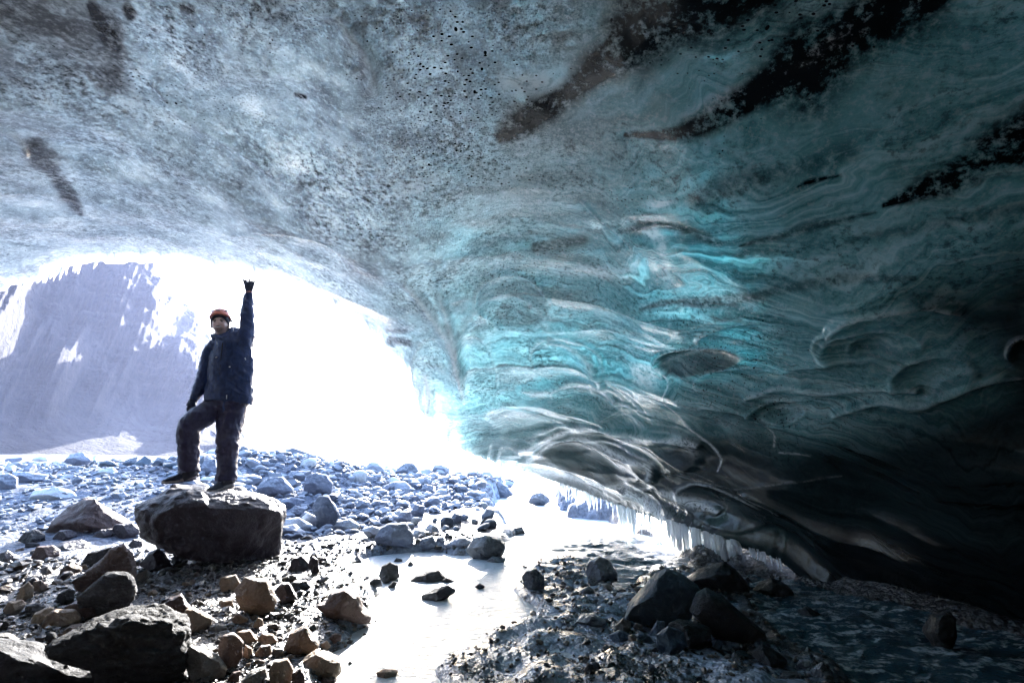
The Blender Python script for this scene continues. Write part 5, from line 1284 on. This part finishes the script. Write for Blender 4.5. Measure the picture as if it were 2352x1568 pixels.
V_, F_ = tube([(751, 254, 0, 21, 19), (751, 259, 0, 21.5, 19.5)], 18); part("bracelet", mesh_np("bracelet", V_, F_, [C_GREYP]))
g2 = [tube([(444, 852, -.06, 20, 17), (434, 872, -.065, 23, 17), (424, 892, -.075, 25, 17), (417, 904, -.08, 22, 15)], 16),
      finger([(408, 896, -.09), (403, 912, -.11), (404, 926, -.115), (410, 934, -.10)], .0120, .0085), finger([(416, 903, -.08), (411, 920, -.095), (412, 933, -.09), (417, 938, -.075)], .0118, .0085),
      finger([(424, 904, -.07), (421, 920, -.075), (422, 931, -.065), (427, 935, -.05)], .0112, .008), finger([(432, 900, -.06), (431, 914, -.06), (432, 923, -.05), (436, 926, -.035)], .0105, .0078),
      finger([(442, 880, -.085), (446, 893, -.105), (442, 906, -.115), (437, 913, -.11)], .0122, .009)]
part("glove", fused("glove", g2, C_GLOVE, 0.0042, 2))
C_SOCK = cloth("dark_sock", (0.012, 0.012, 0.018), 0.8)
for pts in ([(414, 1255, 0, 36, 40), (420, 1290, 0, 36, 42), (428, 1308, 0, 34, 44)], [(622, 1300, 0, 36, 40), (628, 1330, 0, 36, 44), (634, 1345, 0, 34, 44)]):
    V_, F_ = tube(pts, 18); part("sock", mesh_np("sock", V_, F_, [C_SOCK]))
# --- shoes
SOLE_PTS = []
def shoe(heel, toe, lean=0.0):
    A_, B_ = J(*heel), J(*toe)
    ax = B_ - A_; Ln = np.linalg.norm(ax); ax /= Ln
    side = np.cross(ax, [0, 0, 1.0]); side /= np.linalg.norm(side); upv = np.cross(side, ax)
    s = np.linspace(0, 1, 26)
    hw = np.interp(s, [0, .04, .12, .3, .5, .7, .85, .95, 1], [.012, .028, .037, .036, .041, .049, .045, .030, .010])
    top = np.interp(s, [0, .05, .15, .28, .4, .55, .7, .85, .95, 1], [.07, .105, .125, .128, .112, .088, .070, .056, .042, .026])
    rise = np.interp(s, [0, .15, .6, .85, 1], [.004, 0, 0, .004, .016])
    a_ = np.linspace(0, PI, 15)
    def sec(i, lo, hi, k, flat_=0.55):
        y1 = np.cos(a_) ; w_ = np.sign(y1) * np.abs(y1) ** flat_ * hw[i] * k
        h_ = lo + (hi - lo) * np.sin(a_) ** 0.8
        c0 = A_ + ax * (s[i] * Ln)
        top_ = c0 + side * w_[:, None] + upv * h_[:, None]
        bot = c0 + side * np.linspace(w_[-1], w_[0], 8)[1:-1, None] + upv * (lo + 0 * np.linspace(0, 1, 6))[:, None]
        return np.vstack([top_, bot])
    R = np.array([sec(i, 0.026 + rise[i], top[i] + rise[i], 0.96) for i in range(26)])
    V_, F_ = loft(R); o = part("shoe", mesh_np("shoe", V_, F_, [C_SHOE]))
    R = np.array([sec(i, 0.010 + rise[i], 0.030 + rise[i] + 0.012 * (s[i] < .45), 1.08, 0.25) for i in range(26)])
    V_, F_ = loft(R); part("sole", mesh_np("sole", V_, F_, [C_SOLE]), o)
    R = np.array([sec(i, 0.0 + rise[i], 0.0125 + rise[i], 1.06, 0.22) for i in range(26)])
    V_, F_ = loft(R); part("tread", mesh_np("tread", V_, F_, [C_OUT]), o)
    for k, q_ in enumerate((.36, .43, .50, .57)):
        hh = np.interp(q_, s, top) + np.interp(q_, s, rise) + 0.002; ww = np.interp(q_, s, hw) * 0.55
        c0 = A_ + ax * q_ * Ln
        V_, F_ = wire([c0 + side * (ww * t) + ax * (0.006 * t) + upv * (hh - 0.012 * t * t) for t in np.linspace(-1, 1, 7)], 0.003); part("lace", mesh_np("lace", V_, F_, [C_OUT]), o)
    c0 = A_ + ax * .36 * Ln + upv * .125
    V_, F_ = wire(smooth_poly([c0, c0 + ax * .02 + side * .02 + upv * .012, c0 + ax * .04 + side * .03, c0 + ax * .03 + side * .012 - upv * .006, c0], 4), 0.0025); part("lace_bow", mesh_np("lace_bow", V_, F_, [C_OUT]), o)
    SOLE_PTS.append((A_, B_, side))
shoe((458, 1318, 0.03), (256, 1349, -0.10))
shoe((668, 1352, 0.06), (515, 1400, -0.16))
# the boulder carries the soles
bm_ = MAN_BOULDER.data; n = len(bm_.vertices); co = np.empty(n * 3, np.float32); bm_.vertices.foreach_get("co", co)
co = co.reshape(-1, 3).astype(float) + np.array(MAN_BOULDER.location)
for (A_, B_, sd) in SOLE_PTS:
    ab = B_ - A_; L2 = (ab[:2] @ ab[:2])
    t = ((co[:, :2] - A_[:2]) @ ab[:2]) / L2; tc = np.clip(t, 0, 1)
    d_ = np.linalg.norm(co[:, :2] - (A_[:2] + tc[:, None] * ab[:2]), axis=1)
    zs = A_[2] + tc * ab[2] - 0.004
    upper = co[:, 2] > zs - 0.22
    w_ = sst(0.17, 0.06, d_)
    over = upper & (co[:, 2] > zs - 0.35 * np.maximum(d_ - 0.06, 0))
    co[over, 2] = np.minimum(co[over, 2], (zs + 0.25 * np.maximum(d_ - 0.06, 0))[over])
    low_ = upper & (co[:, 2] < zs) & (tc < 0.72)
    co[low_, 2] += ((zs - co[:, 2]) * w_)[low_]
bm_.vertices.foreach_set("co", (co - np.array(MAN_BOULDER.location)).astype(np.float32).ravel()); bm_.update()
# ================================================================ icicles under the lip
def icicle_material():
    M = NT("icicle_ice")
    n = M.noise(M.mapping(M.obj(), (1, 1, 0.3)), 30.0, 4, 0.6)
    c = M.mix(n, (0.70, 0.80, 0.88), (0.92, 0.95, 0.97))
    M.bsdf(Base_Color=c, Roughness=0.12, IOR=1.31, Normal=M.bump(n, 0.4, 0.01))
    M.b.inputs["Transmission Weight"].default_value = 0.35
    M.b.inputs["Subsurface Weight"].default_value = 0.7; M.b.inputs["Subsurface Radius"].default_value = (0.9, 0.97, 1.0); M.b.inputs["Subsurface Scale"].default_value = 0.06
    return M.m
MAT_ICICLE = icicle_material()
rgI = np.random.default_rng(5)
ICM = []
for k in range(8):
    rows = []
    th = np.linspace(0, 2 * PI, 7, endpoint=False)
    wob = rgI.normal(size=2) * 0.03
    for q_ in np.linspace(0, 1, 9):
        r = (1 - q_) ** 0.75 * (1 + 0.18 * math.sin(q_ * 17 + k)) + 0.06
        if q_ == 1: r = 0.02
        rows.append(np.c_[np.cos(th) * r + wob[0] * math.sin(q_ * 3), np.sin(th) * r + wob[1] * math.sin(q_ * 2.3), np.full(7, 0.04 - q_)])
    V_, F_ = loft(np.array(rows)); ICM.append(mesh_np("icicle", V_, F_, [MAT_ICICLE]))
fm = EDGE_T > 0.1
eu = np.where(fm, EDGE_U, 1e9)
def hang(u, len_px, r_px, back=0.0, anchor=None, tilt=0.0):
    if anchor is None:
        cand = np.nonzero(np.abs(eu - u) < 6)[0]
        if not len(cand): return
        k = cand[np.argmax(EDGE_V[cand])]; p = EDGE_IN[k] * back + EDGE_X[k] * (1 - back)
    else: p = np.array(anchor)
    d_ = math.hypot(p[0], p[1]) / F
    L = len_px * d_; L = min(L, max(0.03, p[2] - WATER_Z + 0.01))
    o = bpy.data.objects.new("icicle", ICM[rgI.integers(8)]); COL.objects.link(o); o.parent = ice_roof
    o.location = p + np.array([0, 0, 0.012]); o.scale = (r_px * d_, r_px * d_, L); o.rotation_euler = (rgI.normal() * 0.03 + tilt, rgI.normal() * 0.03, rgI.uniform(0, 6.28))
def run(n, u0, u1, l0, l1, r0, r1, back=0.6, **kw):
    for k in range(n):
        u = rgI.uniform(u0, u1); hang(u, rgI.uniform(l0, l1) * rgI.uniform(.5, 1), rgI.uniform(r0, r1), rgI.random() * back, **kw)
run(16, 1105, 1215, 14, 44, 1.2, 2.6)
run(46, 1262, 1420, 18, 60, 1.2, 2.8)
run(22, 1412, 1455, 60, 105, 2.0, 5.0)
run(12, 1460, 1530, 20, 60, 1.3, 2.6)
run(104, 1528, 1695, 60, 105, 1.8, 4.4, back=1.0)
run(18, 1695, 1790, 30, 75, 1.3, 2.6)
run(20, 50, 250, 10, 36, 1.6, 3.6, tilt=0.1)
